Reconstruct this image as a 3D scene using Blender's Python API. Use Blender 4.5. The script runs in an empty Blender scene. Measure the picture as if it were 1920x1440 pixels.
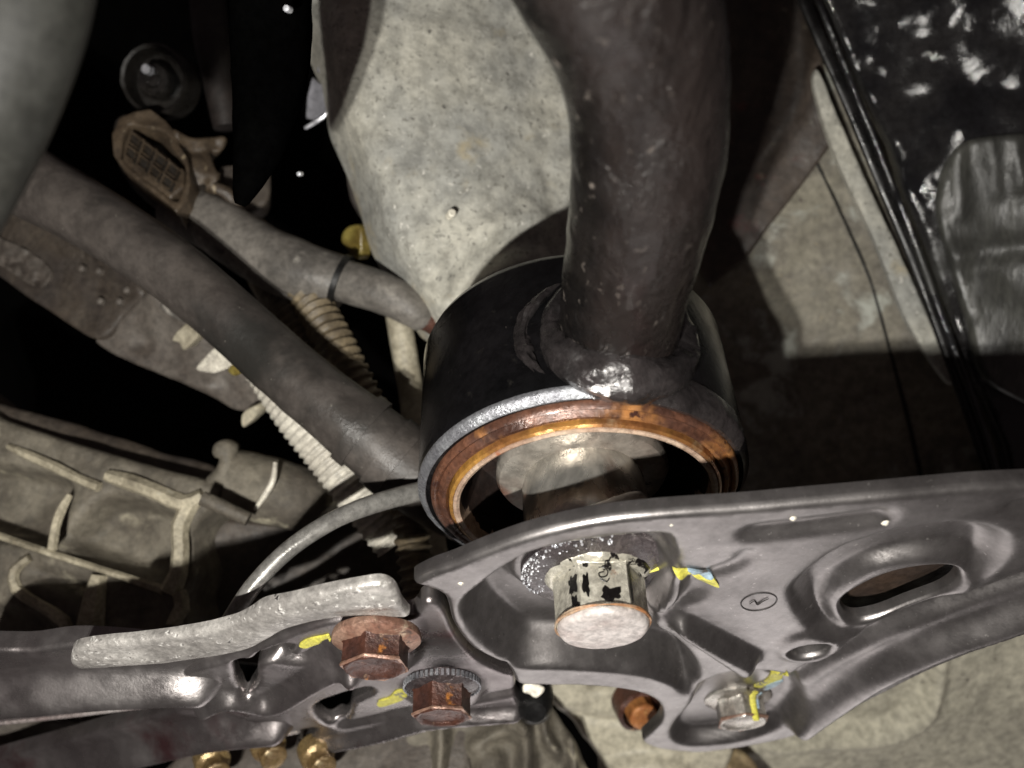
import bpy, math, random
import numpy as np
from mathutils import Vector, noise as mnoise
from mathutils.geometry import delaunay_2d_cdt
random.seed(4)
S = bpy.context.scene
C = S.collection
F = 1663.0                       # focal length in photo pixels (1920 wide)
# 1 unit = 10 cm
S.unit_settings.system = 'METRIC'; S.unit_settings.scale_length = 0.1

# ------------------------------------------------------------------ camera
cam = bpy.data.objects.new('camera', bpy.data.cameras.new('camera')); C.objects.link(cam)
cam.data.lens = 31.18; cam.data.sensor_width = 36
cam.rotation_euler = (math.pi / 2, 0, 0)
cam.data.clip_start = 0.02; cam.data.clip_end = 100
cam.data.dof.use_dof = True; cam.data.dof.focus_distance = 1.95; cam.data.dof.aperture_fstop = 1.35
S.camera = cam
# ------------------------------------------------------------------ world: the unlit inside of the wheel arch
w = bpy.data.worlds.new('World'); S.world = w; w.use_nodes = True
w.node_tree.nodes['Background'].inputs[0].default_value = (.85, .66, .66, 1)
w.node_tree.nodes['Background'].inputs[1].default_value = .05
S.view_settings.view_transform = 'Standard'; S.view_settings.look = 'None'
S.view_settings.exposure = 0; S.view_settings.gamma = 1
# ------------------------------------------------------------------ the work torch: two small LEDs below and left of the lens
def led(name, loc, power, rad, col):
    l = bpy.data.lights.new(name, 'POINT'); l.energy = power; l.shadow_soft_size = rad; l.color = col
    o = bpy.data.objects.new(name, l); o.location = loc; C.objects.link(o); return o
led('torch_led', (-.50, -.5, -.64), 365, .022, (1, .965, .90))
led('torch_led', (-.38, -.5, -.58), 180, .022, (1, .965, .90))

# added fill standing in for a bright floor: soft light from underneath
wl = bpy.data.lights.new('underside_fill', 'AREA'); wl.shape = 'SQUARE'; wl.size = 4.8; wl.energy = 128; wl.color = (1, .94, .915)
wo = bpy.data.objects.new('underside_fill', wl); C.objects.link(wo)
wd = Vector((.10, .42, -.87)); wo.location = Vector((.2, 1.9, -.4)) + wd * 7; wo.rotation_euler = (-wd).to_track_quat('-Z', 'Y').to_euler()

# ------------------------------------------------------------------ frames
def PX(px, py, d):
    return np.array([(px - 960) / F * d, d, (720 - py) / F * d])
A = np.array([.034, -.62, -.784]); A /= np.linalg.norm(A)          # axis of the bushing, towards the viewer
E1 = np.cross(A, np.array([0, -.784, .62])); E1 /= np.linalg.norm(E1)
if E1[0] < 0: E1 = -E1
E2 = np.cross(E1, A); E2 /= np.linalg.norm(E2)
if E2[2] < 0: E2 = -E2
C0 = PX(1095, 925, 2.0)
class Plane:
    def __init__(s, o, n, u=None):
        s.o = np.array(o, float); s.n = np.array(n, float); s.n /= np.linalg.norm(s.n)
        if s.n[1] > 0: s.n = -s.n
        if u is None:
            u = np.array([1., 0, 0])
        u = u - s.n * np.dot(u, s.n); s.u = u / np.linalg.norm(u)
        s.v = np.cross(s.n, s.u)
        if s.v[2] < 0: s.v = -s.v
    def uv(s, px, py):
        r = PX(px, py, 1); p = r * (np.dot(s.o, s.n) / np.dot(r, s.n)) - s.o
        return (float(np.dot(p, s.u)), float(np.dot(p, s.v)))
    def hit(s, px, py):
        u, v = s.uv(px, py); return s.o + u * s.u + v * s.v
    def P(s, uv, h=0):
        uv = np.asarray(uv, float); h = np.asarray(h, float)
        return s.o + uv[..., 0:1] * s.u + uv[..., 1:2] * s.v + h[..., None] * s.n
def PT(t): return Plane(C0 + t * A, A, E1)
def plane3(a, b, c):
    a, b, c = PX(*a), PX(*b), PX(*c); return Plane(a, np.cross(b - a, c - a))
def cat(pts, closed=True, k=6):
    pts = [np.array(p, float) for p in pts]; n = len(pts); out = []
    for i in range(n if closed else n - 1):
        g = lambda j: pts[j % n] if closed else pts[min(max(j, 0), n - 1)]
        p0, p1, p2, p3 = g(i - 1), g(i), g(i + 1), g(i + 2)
        for j in range(k):
            t = j / k
            out.append(.5 * ((2 * p1) + (-p0 + p2) * t + (2 * p0 - 5 * p1 + 4 * p2 - p3) * t * t + (-p0 + 3 * p1 - 3 * p2 + p3) * t ** 3))
    if not closed: out.append(pts[-1])
    return np.array(out)
def segd(P, Q, closed=True):
    A0 = Q; B0 = np.roll(Q, -1, 0)
    if not closed: A0 = Q[:-1]; B0 = Q[1:]
    out = np.full(len(P), 1e9); ins = np.zeros(len(P), bool)
    for a, b in zip(A0, B0):
        ab = b - a; L = ab @ ab + 1e-12
        t = np.clip(((P - a) @ ab) / L, 0, 1)
        out = np.minimum(out, np.hypot(*(P - a - t[:, None] * ab).T))
        if closed:
            c = ((a[1] > P[:, 1]) != (b[1] > P[:, 1]))
            with np.errstate(divide='ignore', invalid='ignore'):
                xs = (b[0] - a[0]) * (P[:, 1] - a[1]) / (b[1] - a[1] if b[1] != a[1] else 1e-12) + a[0]
            ins ^= c & (P[:, 0] < xs)
    return np.where(ins, out, -out) if closed else out
def sstep(x): x = np.clip(x, 0, 1); return x * x * (3 - 2 * x)
class Height:
    """height over a plane from traced features: area / line / disc / noise"""
    def __init__(s, pl, feats):
        s.f = []
        for f in feats:
            if f[0] == 'area': s.f.append(('area', cat([pl.uv(*p) for p in f[1]]), f[2], f[3]))
            elif f[0] == 'poly': s.f.append(('area', np.array([pl.uv(*p) for p in f[1]]), f[2], f[3]))
            elif f[0] == 'line': s.f.append(('line', cat([pl.uv(*p) for p in f[1]], False), f[2], f[3]))
            elif f[0] == 'disc': s.f.append(('disc', np.array(f[1] if f[4:] else pl.uv(*f[1])), f[2], f[3], f[4] if f[4:] else .02))
            else: s.f.append(f)
    def __call__(s, U):
        h = np.zeros(len(U))
        for f in s.f:
            if f[0] == 'area': h += f[2] * sstep(segd(U, f[1]) / f[3] + .0)
            elif f[0] == 'line':
                x = np.clip(segd(U, f[1], False) / f[3], 0, 1); h += f[2] * (.5 + .5 * np.cos(math.pi * x))
            elif f[0] == 'disc':
                d = f[2] - np.hypot(*(U - f[1]).T); h += f[3] * sstep(d / f[4] + .5)
            elif f[0] == 'noise':
                h += np.array([f[1] * mnoise.fractal(Vector((u[0] * f[2], u[1] * f[2], f[3])), 1, 2.1, 4) for u in U])
            elif f[0] == 'tilt':            # bend: beyond a line the sheet turns by a slope
                o = np.array(f[1]); d = (U - o) @ np.array(f[2]); h += f[3] * np.maximum(d, 0) ** 1.15
            elif f[0] == 'dome':
                d = np.hypot(*((U - np.array(f[1])) / np.array(f[2])).T); h += f[3] * np.sqrt(np.clip(1 - d * d, 0, 1))
        return h

# ------------------------------------------------------------------ objects
def tagit(o, label=None, cat_=None, group=None, kind=None):
    if label: o['label'] = label
    if cat_: o['category'] = cat_
    if group: o['group'] = group
    if kind: o['kind'] = kind
    return o
def thing(name, label, cat_, loc, group=None, kind=None):
    o = bpy.data.objects.new(name, None); C.objects.link(o); o.location = Vector(loc)
    o.empty_display_size = .05; return tagit(o, label, cat_, group, kind)
def wloc(o):
    v = Vector((0, 0, 0))
    while o: v += o.location; o = o.parent
    return v
def obj(name, V, Fc, m, parent=None, sharp=40, smooth=True):
    V = np.asarray(V, float)
    if parent is not None: off = np.array(wloc(parent)); loc = (0, 0, 0)
    else: off = V.mean(0); loc = off
    me = bpy.data.meshes.new(name); me.from_pydata((V - off).tolist(), [], [tuple(int(i) for i in f) for f in Fc])
    me.validate(); me.update()
    import bmesh
    bm = bmesh.new(); bm.from_mesh(me); bmesh.ops.recalc_face_normals(bm, faces=bm.faces); bm.to_mesh(me); bm.free()
    if smooth:
        me.polygons.foreach_set('use_smooth', [True] * len(me.polygons)); me.set_sharp_from_angle(angle=math.radians(sharp))
    if getattr(Fc, 'topn', None) is not None and smooth:
        nt_, nr = Fc.topn; ln = [(0.0, 0.0, 0.0)] * len(me.loops)
        for p in me.polygons[:nt_] if len(me.polygons) == len(Fc) else ():
            for li in p.loop_indices: ln[li] = tuple(nr[me.loops[li].vertex_index])
        me.normals_split_custom_set(ln)
    me.materials.append(m)
    o = bpy.data.objects.new(name, me); C.objects.link(o); o.location = Vector(loc)
    if parent is not None: o.parent = parent
    return o
class FaceList(list): topn = None
def merge(*ms):
    V = []; Fc = []; n = 0
    for v, f in ms:
        V += [tuple(x) for x in v]; Fc += [tuple(i + n for i in q) for q in f]; n += len(v)
    return np.array(V), Fc
def relief(pl, outline, holes=(), H=None, res=.015, thick=.05, rr=.0, raw=False, hoff=0.0, hround=None):
    ol = [cat([pl.uv(*p) for p in outline]) if not raw else np.array([pl.uv(*p) for p in outline])]
    for h in holes: ol.append(cat([pl.uv(*p) for p in h]))
    # resample loops evenly
    loops = []
    for L in ol:
        out = []
        for a, b in zip(L, np.roll(L, -1, 0)):
            n = max(1, int(np.hypot(*(b - a)) / res + .5))
            if np.hypot(*(b - a)) < 1e-6: continue
            for i in range(n): out.append(a + (b - a) * i / n)
        o2 = [out[0]]
        for p in out[1:]:
            if np.hypot(*(p - o2[-1])) > res * .45: o2.append(p)
        loops.append(np.array(o2))
    def sd(P):
        d = segd(P, loops[0])
        for h in loops[1:]: d = np.minimum(d, -segd(P, h))
        return d
    lo = loops[0].min(0); hi = loops[0].max(0)
    gx = np.arange(lo[0], hi[0], res); gy = np.arange(lo[1], hi[1], res)
    G = np.array(np.meshgrid(gx, gy)).reshape(2, -1).T
    G = G + np.random.RandomState(1).uniform(-.06, .06, G.shape) * res
    inner = []
    if rr > 0:
        for L in loops:
            T = np.roll(L, -1, 0) - np.roll(L, 1, 0); N = np.stack([-T[:, 1], T[:, 0]], 1); N /= (np.hypot(*N.T)[:, None] + 1e-9)
            for k in (.12, .35, .75):
                for sg in (1, -1):
                    Q = L + N * sg * rr * k; q = sd(Q); inner.append(Q[np.abs(q - rr * k) < rr * .03])
        G = G[sd(G) > rr * .75 + res * .4]
        inner = np.concatenate(inner + [G])
    else: inner = G[sd(G) > res * .5]
    verts = [Vector(p) for L in loops for p in L]; edges = []; n = 0
    for L in loops:
        m = len(L); edges += [(n + i, n + (i + 1) % m) for i in range(m)]; n += m
    verts += [Vector(p) for p in inner]
    r = delaunay_2d_cdt(verts, edges, [], 0, 1e-6)
    V2 = np.array([tuple(v) for v in r[0]]); T = np.array([tuple(f) for f in r[2]])
    cen = V2[T].mean(1); T = T[sd(cen) > 1e-5]
    used = np.unique(T); mp = -np.ones(len(V2), int); mp[used] = np.arange(len(used)); V2 = V2[used]; T = mp[T]
    # height field on a regular grid (softened like pressed metal), sampled at the vertices together with its slope
    g = res * .8; m_ = 5 * g
    nx = int((hi[0] - lo[0] + 2 * m_) / g) + 2; ny = int((hi[1] - lo[1] + 2 * m_) / g) + 2
    gx = lo[0] - m_ + g * np.arange(nx); gy = lo[1] - m_ + g * np.arange(ny)
    GG = np.stack(np.meshgrid(gx, gy), -1).reshape(-1, 2)
    Fh = (H(GG) if H else np.zeros(len(GG))).reshape(ny, nx)
    if H:
        kx = np.arange(-3, 4); kw = np.exp(-kx ** 2 / (2 * 1.1 ** 2)); kw /= kw.sum()
        Fp = np.pad(Fh, 3, mode='edge'); Fp = sum(kw[q] * Fp[:, q:q + nx] for q in range(7)); Fh = sum(kw[q] * Fp[q:q + ny, :] for q in range(7))
    def samp(A_, P):
        fx = (P[:, 0] - gx[0]) / g; fy = (P[:, 1] - gy[0]) / g
        ix = np.clip(fx.astype(int), 0, nx - 2); iy = np.clip(fy.astype(int), 0, ny - 2); fx = fx - ix; fy = fy - iy
        return (A_[iy, ix] * (1 - fx) + A_[iy, ix + 1] * fx) * (1 - fy) + (A_[iy + 1, ix] * (1 - fx) + A_[iy + 1, ix + 1] * fx) * fy
    Fy, Fx = np.gradient(Fh, g)
    h = hoff + samp(Fh, V2); hx = samp(Fx, V2); hy = samp(Fy, V2)
    if rr > 0:
        def rnd(P):
            d = np.clip(sd(P), 0, rr); return d, rr - np.sqrt(np.maximum(rr * rr - (rr - d) ** 2, 0))
        d, dr = rnd(V2); e = 1e-4
        sx = (sd(V2 + [e, 0]) - sd(V2 - [e, 0])) / (2 * e); sy = (sd(V2 + [0, e]) - sd(V2 - [0, e])) / (2 * e)
        nn = np.hypot(sx, sy) + 1e-9; sx /= nn; sy /= nn
        q = np.clip((rr - d) / rr, 0, .97); sl = np.where(d < rr, q / np.sqrt(1 - q * q), 0)
        h = h - dr; hx = hx + sl * sx; hy = hy + sl * sy
    nrm = pl.n[None] - hx[:, None] * pl.u - hy[:, None] * pl.v; nrm /= np.linalg.norm(nrm, axis=1)[:, None]
    top = pl.P(V2, h); N = len(V2)
    cnt = {}
    for t in T:
        for a, b in ((t[0], t[1]), (t[1], t[2]), (t[2], t[0])):
            cnt[(a, b)] = cnt.get((a, b), 0) + 1
    bnd = [e for e in cnt if (e[1], e[0]) not in cnt]
    back = pl.P(V2, h - thick)
    Fc = FaceList([tuple(t) for t in T] + [(t[2] + N, t[1] + N, t[0] + N) for t in T] + [(b, a, a + N, b + N) for a, b in bnd])
    Fc.topn = (len(T), nrm)
    return np.concatenate([top, back]), Fc
def sweep(pts, rad, seg=20, closed=False, k=6, flat=1.0, cap=True, wob=0, corr=None, smoothp=True, seed=0):
    P = cat(pts, closed, k) if smoothp else np.array(pts, float)
    R = np.interp(np.linspace(0, 1, len(P)), np.linspace(0, 1, len(rad)), rad) if not closed else np.interp(np.linspace(0, 1, len(P), endpoint=False), np.linspace(0, 1, len(rad) + 1), list(rad) + [rad[0]])
    n = len(P); V = []; up = None
    s = np.concatenate([[0], np.cumsum(np.linalg.norm(np.diff(P, axis=0), axis=1))])
    for i in range(n):
        if closed: t = P[(i + 1) % n] - P[i - 1]
        else: t = P[min(i + 1, n - 1)] - P[max(i - 1, 0)]
        t = t / np.linalg.norm(t)
        if up is None: up = np.cross(t, [0, 1, 0]); up /= np.linalg.norm(up)
        up = up - t * (up @ t); up /= np.linalg.norm(up); b = np.cross(t, up)
        r = R[i]
        if corr: r = r * (1 + corr[1] * max(-.6, math.cos(2 * math.pi * s[i] / corr[0])))
        for j in range(seg):
            a = 2 * math.pi * j / seg
            rj = r * (1 + (wob * mnoise.fractal(Vector(P[i] * 14) + Vector((math.cos(a), math.sin(a), seed)) * 1.5, 1, 2, 4) if wob else 0))
            V.append(P[i] + rj * (math.cos(a) * up + math.sin(a) * b * flat))
    Fc = []
    for i in range(n if closed else n - 1):
        for j in range(seg):
            a = i * seg + j; b_ = i * seg + (j + 1) % seg; c = ((i + 1) % n) * seg + (j + 1) % seg; d = ((i + 1) % n) * seg + j
            Fc.append((a, b_, c, d))
    if cap and not closed:
        Fc.append(tuple(range(seg))[::-1]); Fc.append(tuple((n - 1) * seg + j for j in range(seg)))
    return np.array(V), Fc
def pxtube(pts, **kw):
    """pts: (px, py, depth, radius in px)"""
    return sweep([PX(*p[:3]) for p in pts], [p[3] * p[2] / F for p in pts], **kw)
def corrtube(pts, pitch, amp, seg=20):
    P = cat([PX(*p[:3]) for p in pts], False, 12)
    s = np.concatenate([[0], np.cumsum(np.linalg.norm(np.diff(P, axis=0), axis=1))])
    n = int(s[-1] / pitch * 8); q = np.linspace(0, s[-1], n)
    Q = np.stack([np.interp(q, s, P[:, i]) for i in range(3)], 1)
    return sweep(Q, [p[3] * p[2] / F for p in pts], seg=seg, corr=(pitch, amp), smoothp=False)
def lathe(prof, c, ax=A, x=E1, y=E2, a0=0, a1=360, seg=96, wob=0, wsc=8):
    full = abs(a1 - a0) >= 360; V = []; n = seg if full else seg + 1
    for i in range(n):
        a = math.radians(a0 + (a1 - a0) * i / seg)
        for r, t in prof:
            p = c + t * ax + r * (math.cos(a) * x + math.sin(a) * y)
            if wob:
                k = wob * mnoise.fractal(Vector(p * wsc), 1, 2, 3); p = p + k * ax + k * .6 * (math.cos(a) * x + math.sin(a) * y)
            V.append(p)
    m = len(prof); Fc = []
    for i in range(n if full else n - 1):
        for j in range(m - 1):
            a = i * m + j; b = ((i + 1) % n) * m + j; Fc.append((a, b, b + 1, a + 1))
    return np.array(V), Fc
def box(c, u, v, w_, hx, hy, hz, bev=.15):
    """bevelled box round c with unit axes u v w_"""
    V = []; b = min(hx, hy, hz) * bev
    import itertools
    for sx, sy, sz in itertools.product((-1, 1), repeat=3):
        for k in range(3):
            x, y, z = hx, hy, hz
            if k != 0: x -= b
            if k != 1: y -= b
            if k != 2: z -= b
            V.append(c + u * x * sx + v * y * sy + w_ * z * sz)
    import bmesh
    bm = bmesh.new(); [bm.verts.new(p) for p in V]; r = bmesh.ops.convex_hull(bm, input=bm.verts)
    bm.verts.index_update(); bm.verts.ensure_lookup_table()
    out = (np.array([tuple(q.co) for q in bm.verts]), [tuple(q.index for q in f.verts) for f in bm.faces]); bm.free(); return out

# ------------------------------------------------------------------ materials
def mat(name, c1, c2=None, scale=6, rough=.5, metal=0, bump=.3, bsc=70, spots=(), coat=0, spec=.5, lo=.35, hi=.65, rvar=.15, bump2=None, stretch=None, fine=(.68, 1.25)):
    m = bpy.data.materials.new(name); m.use_nodes = True; nt = m.node_tree; N = nt.nodes; L = nt.links
    b = N['Principled BSDF']; tc = N.new('ShaderNodeTexCoord')
    src = tc.outputs['Object']
    if stretch:
        mp = N.new('ShaderNodeMapping'); mp.inputs['Scale'].default_value = stretch; L.new(src, mp.inputs[0]); src = mp.outputs[0]
    def nz(sc, det=6, rg=.62, d=0.0):
        n = N.new('ShaderNodeTexNoise'); n.inputs['Scale'].default_value = sc; n.inputs['Detail'].default_value = det
        n.inputs['Roughness'].default_value = rg; n.inputs['Distortion'].default_value = d; L.new(src, n.inputs['Vector']); return n.outputs[0]
    def mr(s, a, b_, c=0, d=1):
        r = N.new('ShaderNodeMapRange'); r.interpolation_type = 'SMOOTHSTEP'; L.new(s, r.inputs[0])
        for i, x in enumerate((a, b_, c, d)): r.inputs[i + 1].default_value = x
        return r.outputs[0]
    c2 = c2 or tuple(x * .6 for x in c1)
    mx = N.new('ShaderNodeMix'); mx.data_type = 'RGBA'; L.new(mr(nz(scale), lo, hi), mx.inputs[0])
    mx.inputs[6].default_value = (*c1, 1); mx.inputs[7].default_value = (*c2, 1); col = mx.outputs[2]
    # a finer second mottling
    m2 = N.new('ShaderNodeMix'); m2.data_type = 'RGBA'; m2.blend_type = 'MULTIPLY'; m2.inputs[0].default_value = 1
    L.new(col, m2.inputs[6]); L.new(mr(nz(scale * 9, 5, .7), .3, .7, *fine), m2.inputs[7]); col = m2.outputs[2]
    rg = mr(nz(scale * 2.5), .3, .7, max(.04, rough - rvar), min(1, rough + rvar))
    met = None
    for sp in spots:
        c, sc, a, b_ = sp[:4]
        f = mr(nz(sc, 5, .6, .3), a, b_); x = N.new('ShaderNodeMix'); x.data_type = 'RGBA'; L.new(f, x.inputs[0]); L.new(col, x.inputs[6])
        x.inputs[7].default_value = (*c, 1); col = x.outputs[2]
        if len(sp) > 4:
            y = N.new('ShaderNodeMix'); L.new(f, y.inputs[0]); L.new(rg, y.inputs[2]); y.inputs[3].default_value = sp[4]; rg = y.outputs[0]
    L.new(col, b.inputs['Base Color']); L.new(rg, b.inputs['Roughness']); b.inputs['Metallic'].default_value = metal
    b.inputs['Specular IOR Level'].default_value = spec
    b.inputs['Coat Weight'].default_value = coat; b.inputs['Coat Roughness'].default_value = .12
    if bump:
        bn = N.new('ShaderNodeBump'); bn.inputs['Distance'].default_value = .01; bn.inputs['Strength'].default_value = bump
        L.new(nz(bsc, 6, .65), bn.inputs['Height']); out = bn.outputs[0]
        if bump2:
            b2 = N.new('ShaderNodeBump'); b2.inputs['Distance'].default_value = .03; b2.inputs['Strength'].default_value = bump2[0]
            L.new(nz(bump2[1], 4, .5, .4), b2.inputs['Height']); L.new(out, b2.inputs['Normal']); out = b2.outputs[0]
        L.new(out, b.inputs['Normal'])
    return m
M = dict(
    plate=mat('satin grey steel', (.25, .236, .232), (.215, .202, .198), 3, .36, .90, .07, 190, [((.50, .48, .46), 85, .64, .74), ((.13, .12, .12), 80, .64, .78)], spec=.6, bump2=(.02, 8), rvar=.07, fine=(.82, 1.14)),
    lowrail=mat('silver maroon painted steel', (.33, .31, .305), (.24, .215, .215), 3, .33, .9, .12, 140, [((.17, .085, .09), 2.2, .56, .70), ((.45, .43, .41), 55, .68, .76)], spec=.7, bump2=(.03, 10), fine=(.88, 1.1)),
    strap=mat('mottled zinc', (.52, .50, .47), (.27, .255, .24), 7, .36, .35, .22, 90, [((.85, .83, .79), 60, .58, .70), ((.14, .13, .125), 62, .60, .70), ((.05, .045, .045), 30, .70, .73)], spec=.7, bump2=(.10, 24)),
    lipm=mat('worn steel lip', (.62, .58, .56), (.42, .34, .33), 8, .30, .6, .3, 80, spec=.8),
    rustbright=mat('bright rust edge', (.34, .15, .06), (.42, .36, .27), 9, .45, .1, .5, 60, [((.70, .45, .28), 20, .6, .72)]),
    cast=mat('grimy cast aluminium', (.46, .445, .38), (.31, .31, .285), 2.2, .75, 0, .35, 60, [((.40, .345, .23), 3.4, .56, .70), ((.20, .195, .17), 60, .56, .68), ((.66, .64, .58), 48, .62, .72), ((.10, .095, .085), 30, .66, .71), ((.06, .055, .05), 12, .71, .74)], bump2=(.10, 16)),
    panel=mat('dirty underbody panel', (.27, .25, .195), (.16, .145, .12), 3.2, .72, 0, .3, 55, [((.42, .34, .21), 20, .66, .76), ((.42, .43, .38), 6, .55, .70), ((.08, .06, .06), 36, .67, .73)], bump2=(.10, 14)),
    ground=mat('dusty grey tray', (.46, .435, .345), (.33, .31, .25), 4, .8, 0, .4, 60, [((.11, .10, .085), 30, .64, .72), ((.46, .43, .34), 14, .62, .75)], bump2=(.16, 18)),
    oily=mat('wet black undercoat', (.008, .008, .009), (.02, .019, .019), 4, .15, 0, .22, 55, [((.03, .03, .027), 1.6, .56, .64, .55)], spec=.6, coat=.0, bump2=(.40, 7)),
    black=mat('gloss black paint', (.003, .003, .0033), (.006, .0055, .006), 4, .17, 0, .12, 90, [((.14, .12, .11), 70, .72, .76, .6), ((.012, .011, .010), 14, .62, .70, .4)], spec=.22, coat=0),
    arm=mat('worn black brown arm', (.004, .0036, .0036), (.009, .0075, .007), 5, .27, .0, .7, 34, [((.020, .009, .009), 3.0, .56, .70), ((.14, .12, .105), 46, .60, .70), ((.003, .003, .003), 9, .56, .66, .2), ((.012, .011, .011), 12, .60, .68, .2)], spec=.55, coat=.12, bump2=(.5, 15), stretch=(1.2, .75, .7)),
    weld=mat('lumpy black weld', (.012, .011, .011), (.035, .03, .03), 8, .24, .2, .3, 40, [((.12, .10, .09), 50, .70, .76)], spec=.9, coat=.5, bump2=(.42, 12)),
    edge=mat('bare steel edge', (.34, .35, .37), (.20, .20, .22), 14, .34, .6, .4, 90, [((.05, .05, .055), 22, .62, .70), ((.10, .095, .10), 3.4, .50, .62)], spec=.7),
    rust=mat('rusty brown ring', (.155, .068, .040), (.060, .028, .020), 9, .34, .25, .25, 80, [((.40, .18, .06), 5, .56, .68), ((.05, .02, .015), 26, .62, .70)], spec=.7, coat=.2),
    gold=mat('amber lip', (.55, .29, .07), (.28, .12, .045), 5, .24, .5, .15, 70, [((.70, .55, .35), 4, .58, .70)], spec=.8),
    cream=mat('worn cream rubber lip', (.52, .40, .30), (.33, .22, .16), 8, .38, .1, .3, 60, [((.28, .10, .05), 11, .58, .70)]),
    rubber=mat('dark rubber', (.012, .008, .007), (.03, .018, .014), 6, .6, 0, .3, 60),
    sleeve=mat('machined steel', (.66, .64, .59), (.50, .48, .44), 3, .26, .8, .08, 100, [((.24, .15, .11), 3.1, .60, .72)], spec=.8, stretch=(1, 1, .12)),
    sleeve2=mat('stained steel flange', (.46, .43, .38), (.30, .24, .20), 3, .34, .6, .2, 70, [((.26, .12, .08), 4, .56, .68), ((.62, .60, .52), 5, .60, .7)], spec=.7),
    headpaint=mat('chipped cream bolt', (.66, .63, .54), (.38, .36, .30), 8, .27, .5, .35, 60, [((.012, .010, .010), 15, .585, .61, .2), ((.36, .13, .04), 7, .64, .72)], spec=.6),
    headend=mat('bolt end', (.50, .46, .44), (.40, .33, .31), 7, .46, .2, .35, 60, [((.80, .74, .68), 20, .66, .74), ((.40, .17, .07), 9, .69, .76)]),
    flange=mat('wet dark flange', (.05, .042, .045), (.085, .07, .072), 7, .25, .5, .9, 34, [((.55, .52, .5), 38, .66, .70)], spec=.8, coat=.3, bump2=(.3, 30)),
    rustbolt=mat('rusty brown bolt', (.105, .040, .025), (.05, .021, .016), 8, .42, .35, .5, 60, [((.45, .30, .20), 12, .62, .72), ((.62, .24, .045), 6.5, .62, .70)], spec=.7),
    rustpale=mat('pale rusty flange', (.36, .23, .17), (.20, .10, .07), 8, .42, .35, .4, 60, [((.55, .45, .33), 12, .58, .70), ((.08, .05, .04), 20, .62, .7)], spec=.7),
    orange=mat('orange rusty bolt end', (.60, .27, .09), (.34, .12, .035), 10, .5, .2, .5, 50, [((.85, .50, .18), 14, .6, .72)]),
    brass=mat('yellow zinc bolt', (.36, .26, .12), (.20, .13, .06), 9, .32, .55, .3, 60, [((.75, .62, .38), 12, .6, .7)], spec=.8),
    yellow=mat('yellow paint', (.70, .66, .09), (.52, .48, .09), 14, .5, 0, .3, 80, [((.16, .15, .13), 26, .58, .66)]),
    bluep=mat('pale blue paint', (.30, .42, .52), (.25, .33, .38), 12, .5, 0, .2, 80, [((.16, .15, .14), 24, .55, .63)]),
    hose=mat('dusty dark hose', (.085, .074, .066), (.036, .031, .028), 2.2, .42, 0, .22, 70, [((.022, .021, .019), 1.7, .50, .62), ((.26, .245, .21), 60, .69, .76)], spec=.4),
    hoselite=mat('light dusty hose', (.19, .175, .155), (.085, .078, .07), 5, .5, 0, .3, 60, [((.40, .375, .33), 8, .6, .74), ((.05, .045, .04), 11, .62, .70)]),
    band=mat('black band', (.008, .008, .008), None, 5, .4, 0, .1, 60),
    blackplastic=mat('black plastic', (.006, .006, .006), (.012, .011, .011), 5, .3, 0, .1, 60, spec=.4),
    corr=mat('tan corrugated conduit', (.20, .160, .10), (.09, .07, .045), 6, .5, 0, .2, 60),
    corrdark=mat('brown corrugated conduit', (.12, .095, .06), (.06, .045, .032), 6, .5, 0, .2, 60),
    corrwhite=mat('white corrugated conduit', (.62, .59, .51), (.46, .43, .37), 6, .5, 0, .2, 60),
    pipe=mat('pale pipe', (.46, .42, .32), (.27, .24, .175), 5, .5, 0, .3, 60),
    rod=mat('grey rod', (.30, .29, .27), (.16, .155, .145), 6, .34, .35, .15, 80, spec=.6),
    conn=mat('brown connector plastic', (.085, .062, .040), (.042, .030, .020), 8, .5, 0, .3, 60, [((.26, .21, .14), 18, .62, .72)]),
    conndark=mat('dark connector recess', (.022, .017, .012), None, 8, .6, 0, .3, 60),
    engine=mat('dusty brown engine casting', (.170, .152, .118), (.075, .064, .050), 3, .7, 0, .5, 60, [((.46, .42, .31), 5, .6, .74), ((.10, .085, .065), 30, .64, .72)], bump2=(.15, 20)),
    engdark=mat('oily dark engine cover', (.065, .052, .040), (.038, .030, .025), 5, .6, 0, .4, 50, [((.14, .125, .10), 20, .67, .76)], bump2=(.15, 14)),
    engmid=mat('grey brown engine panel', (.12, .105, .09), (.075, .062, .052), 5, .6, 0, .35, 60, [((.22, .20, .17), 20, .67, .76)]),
    chip=mat('bare bright metal', (.80, .76, .64), (.62, .58, .50), 12, .4, .1, .4, 60),
    glint=mat('bright polished clip', (.72, .73, .76), (.55, .56, .60), 9, .25, .5, .1, 60, spec=.8),
    tag=mat('yellow plastic tag', (.27, .22, .06), (.12, .085, .02), 9, .35, 0, .3, 30),
    tube=mat('grey green tube', (.030, .030, .026), (.020, .020, .018), 3, .45, 0, .1, 60),
)

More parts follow.
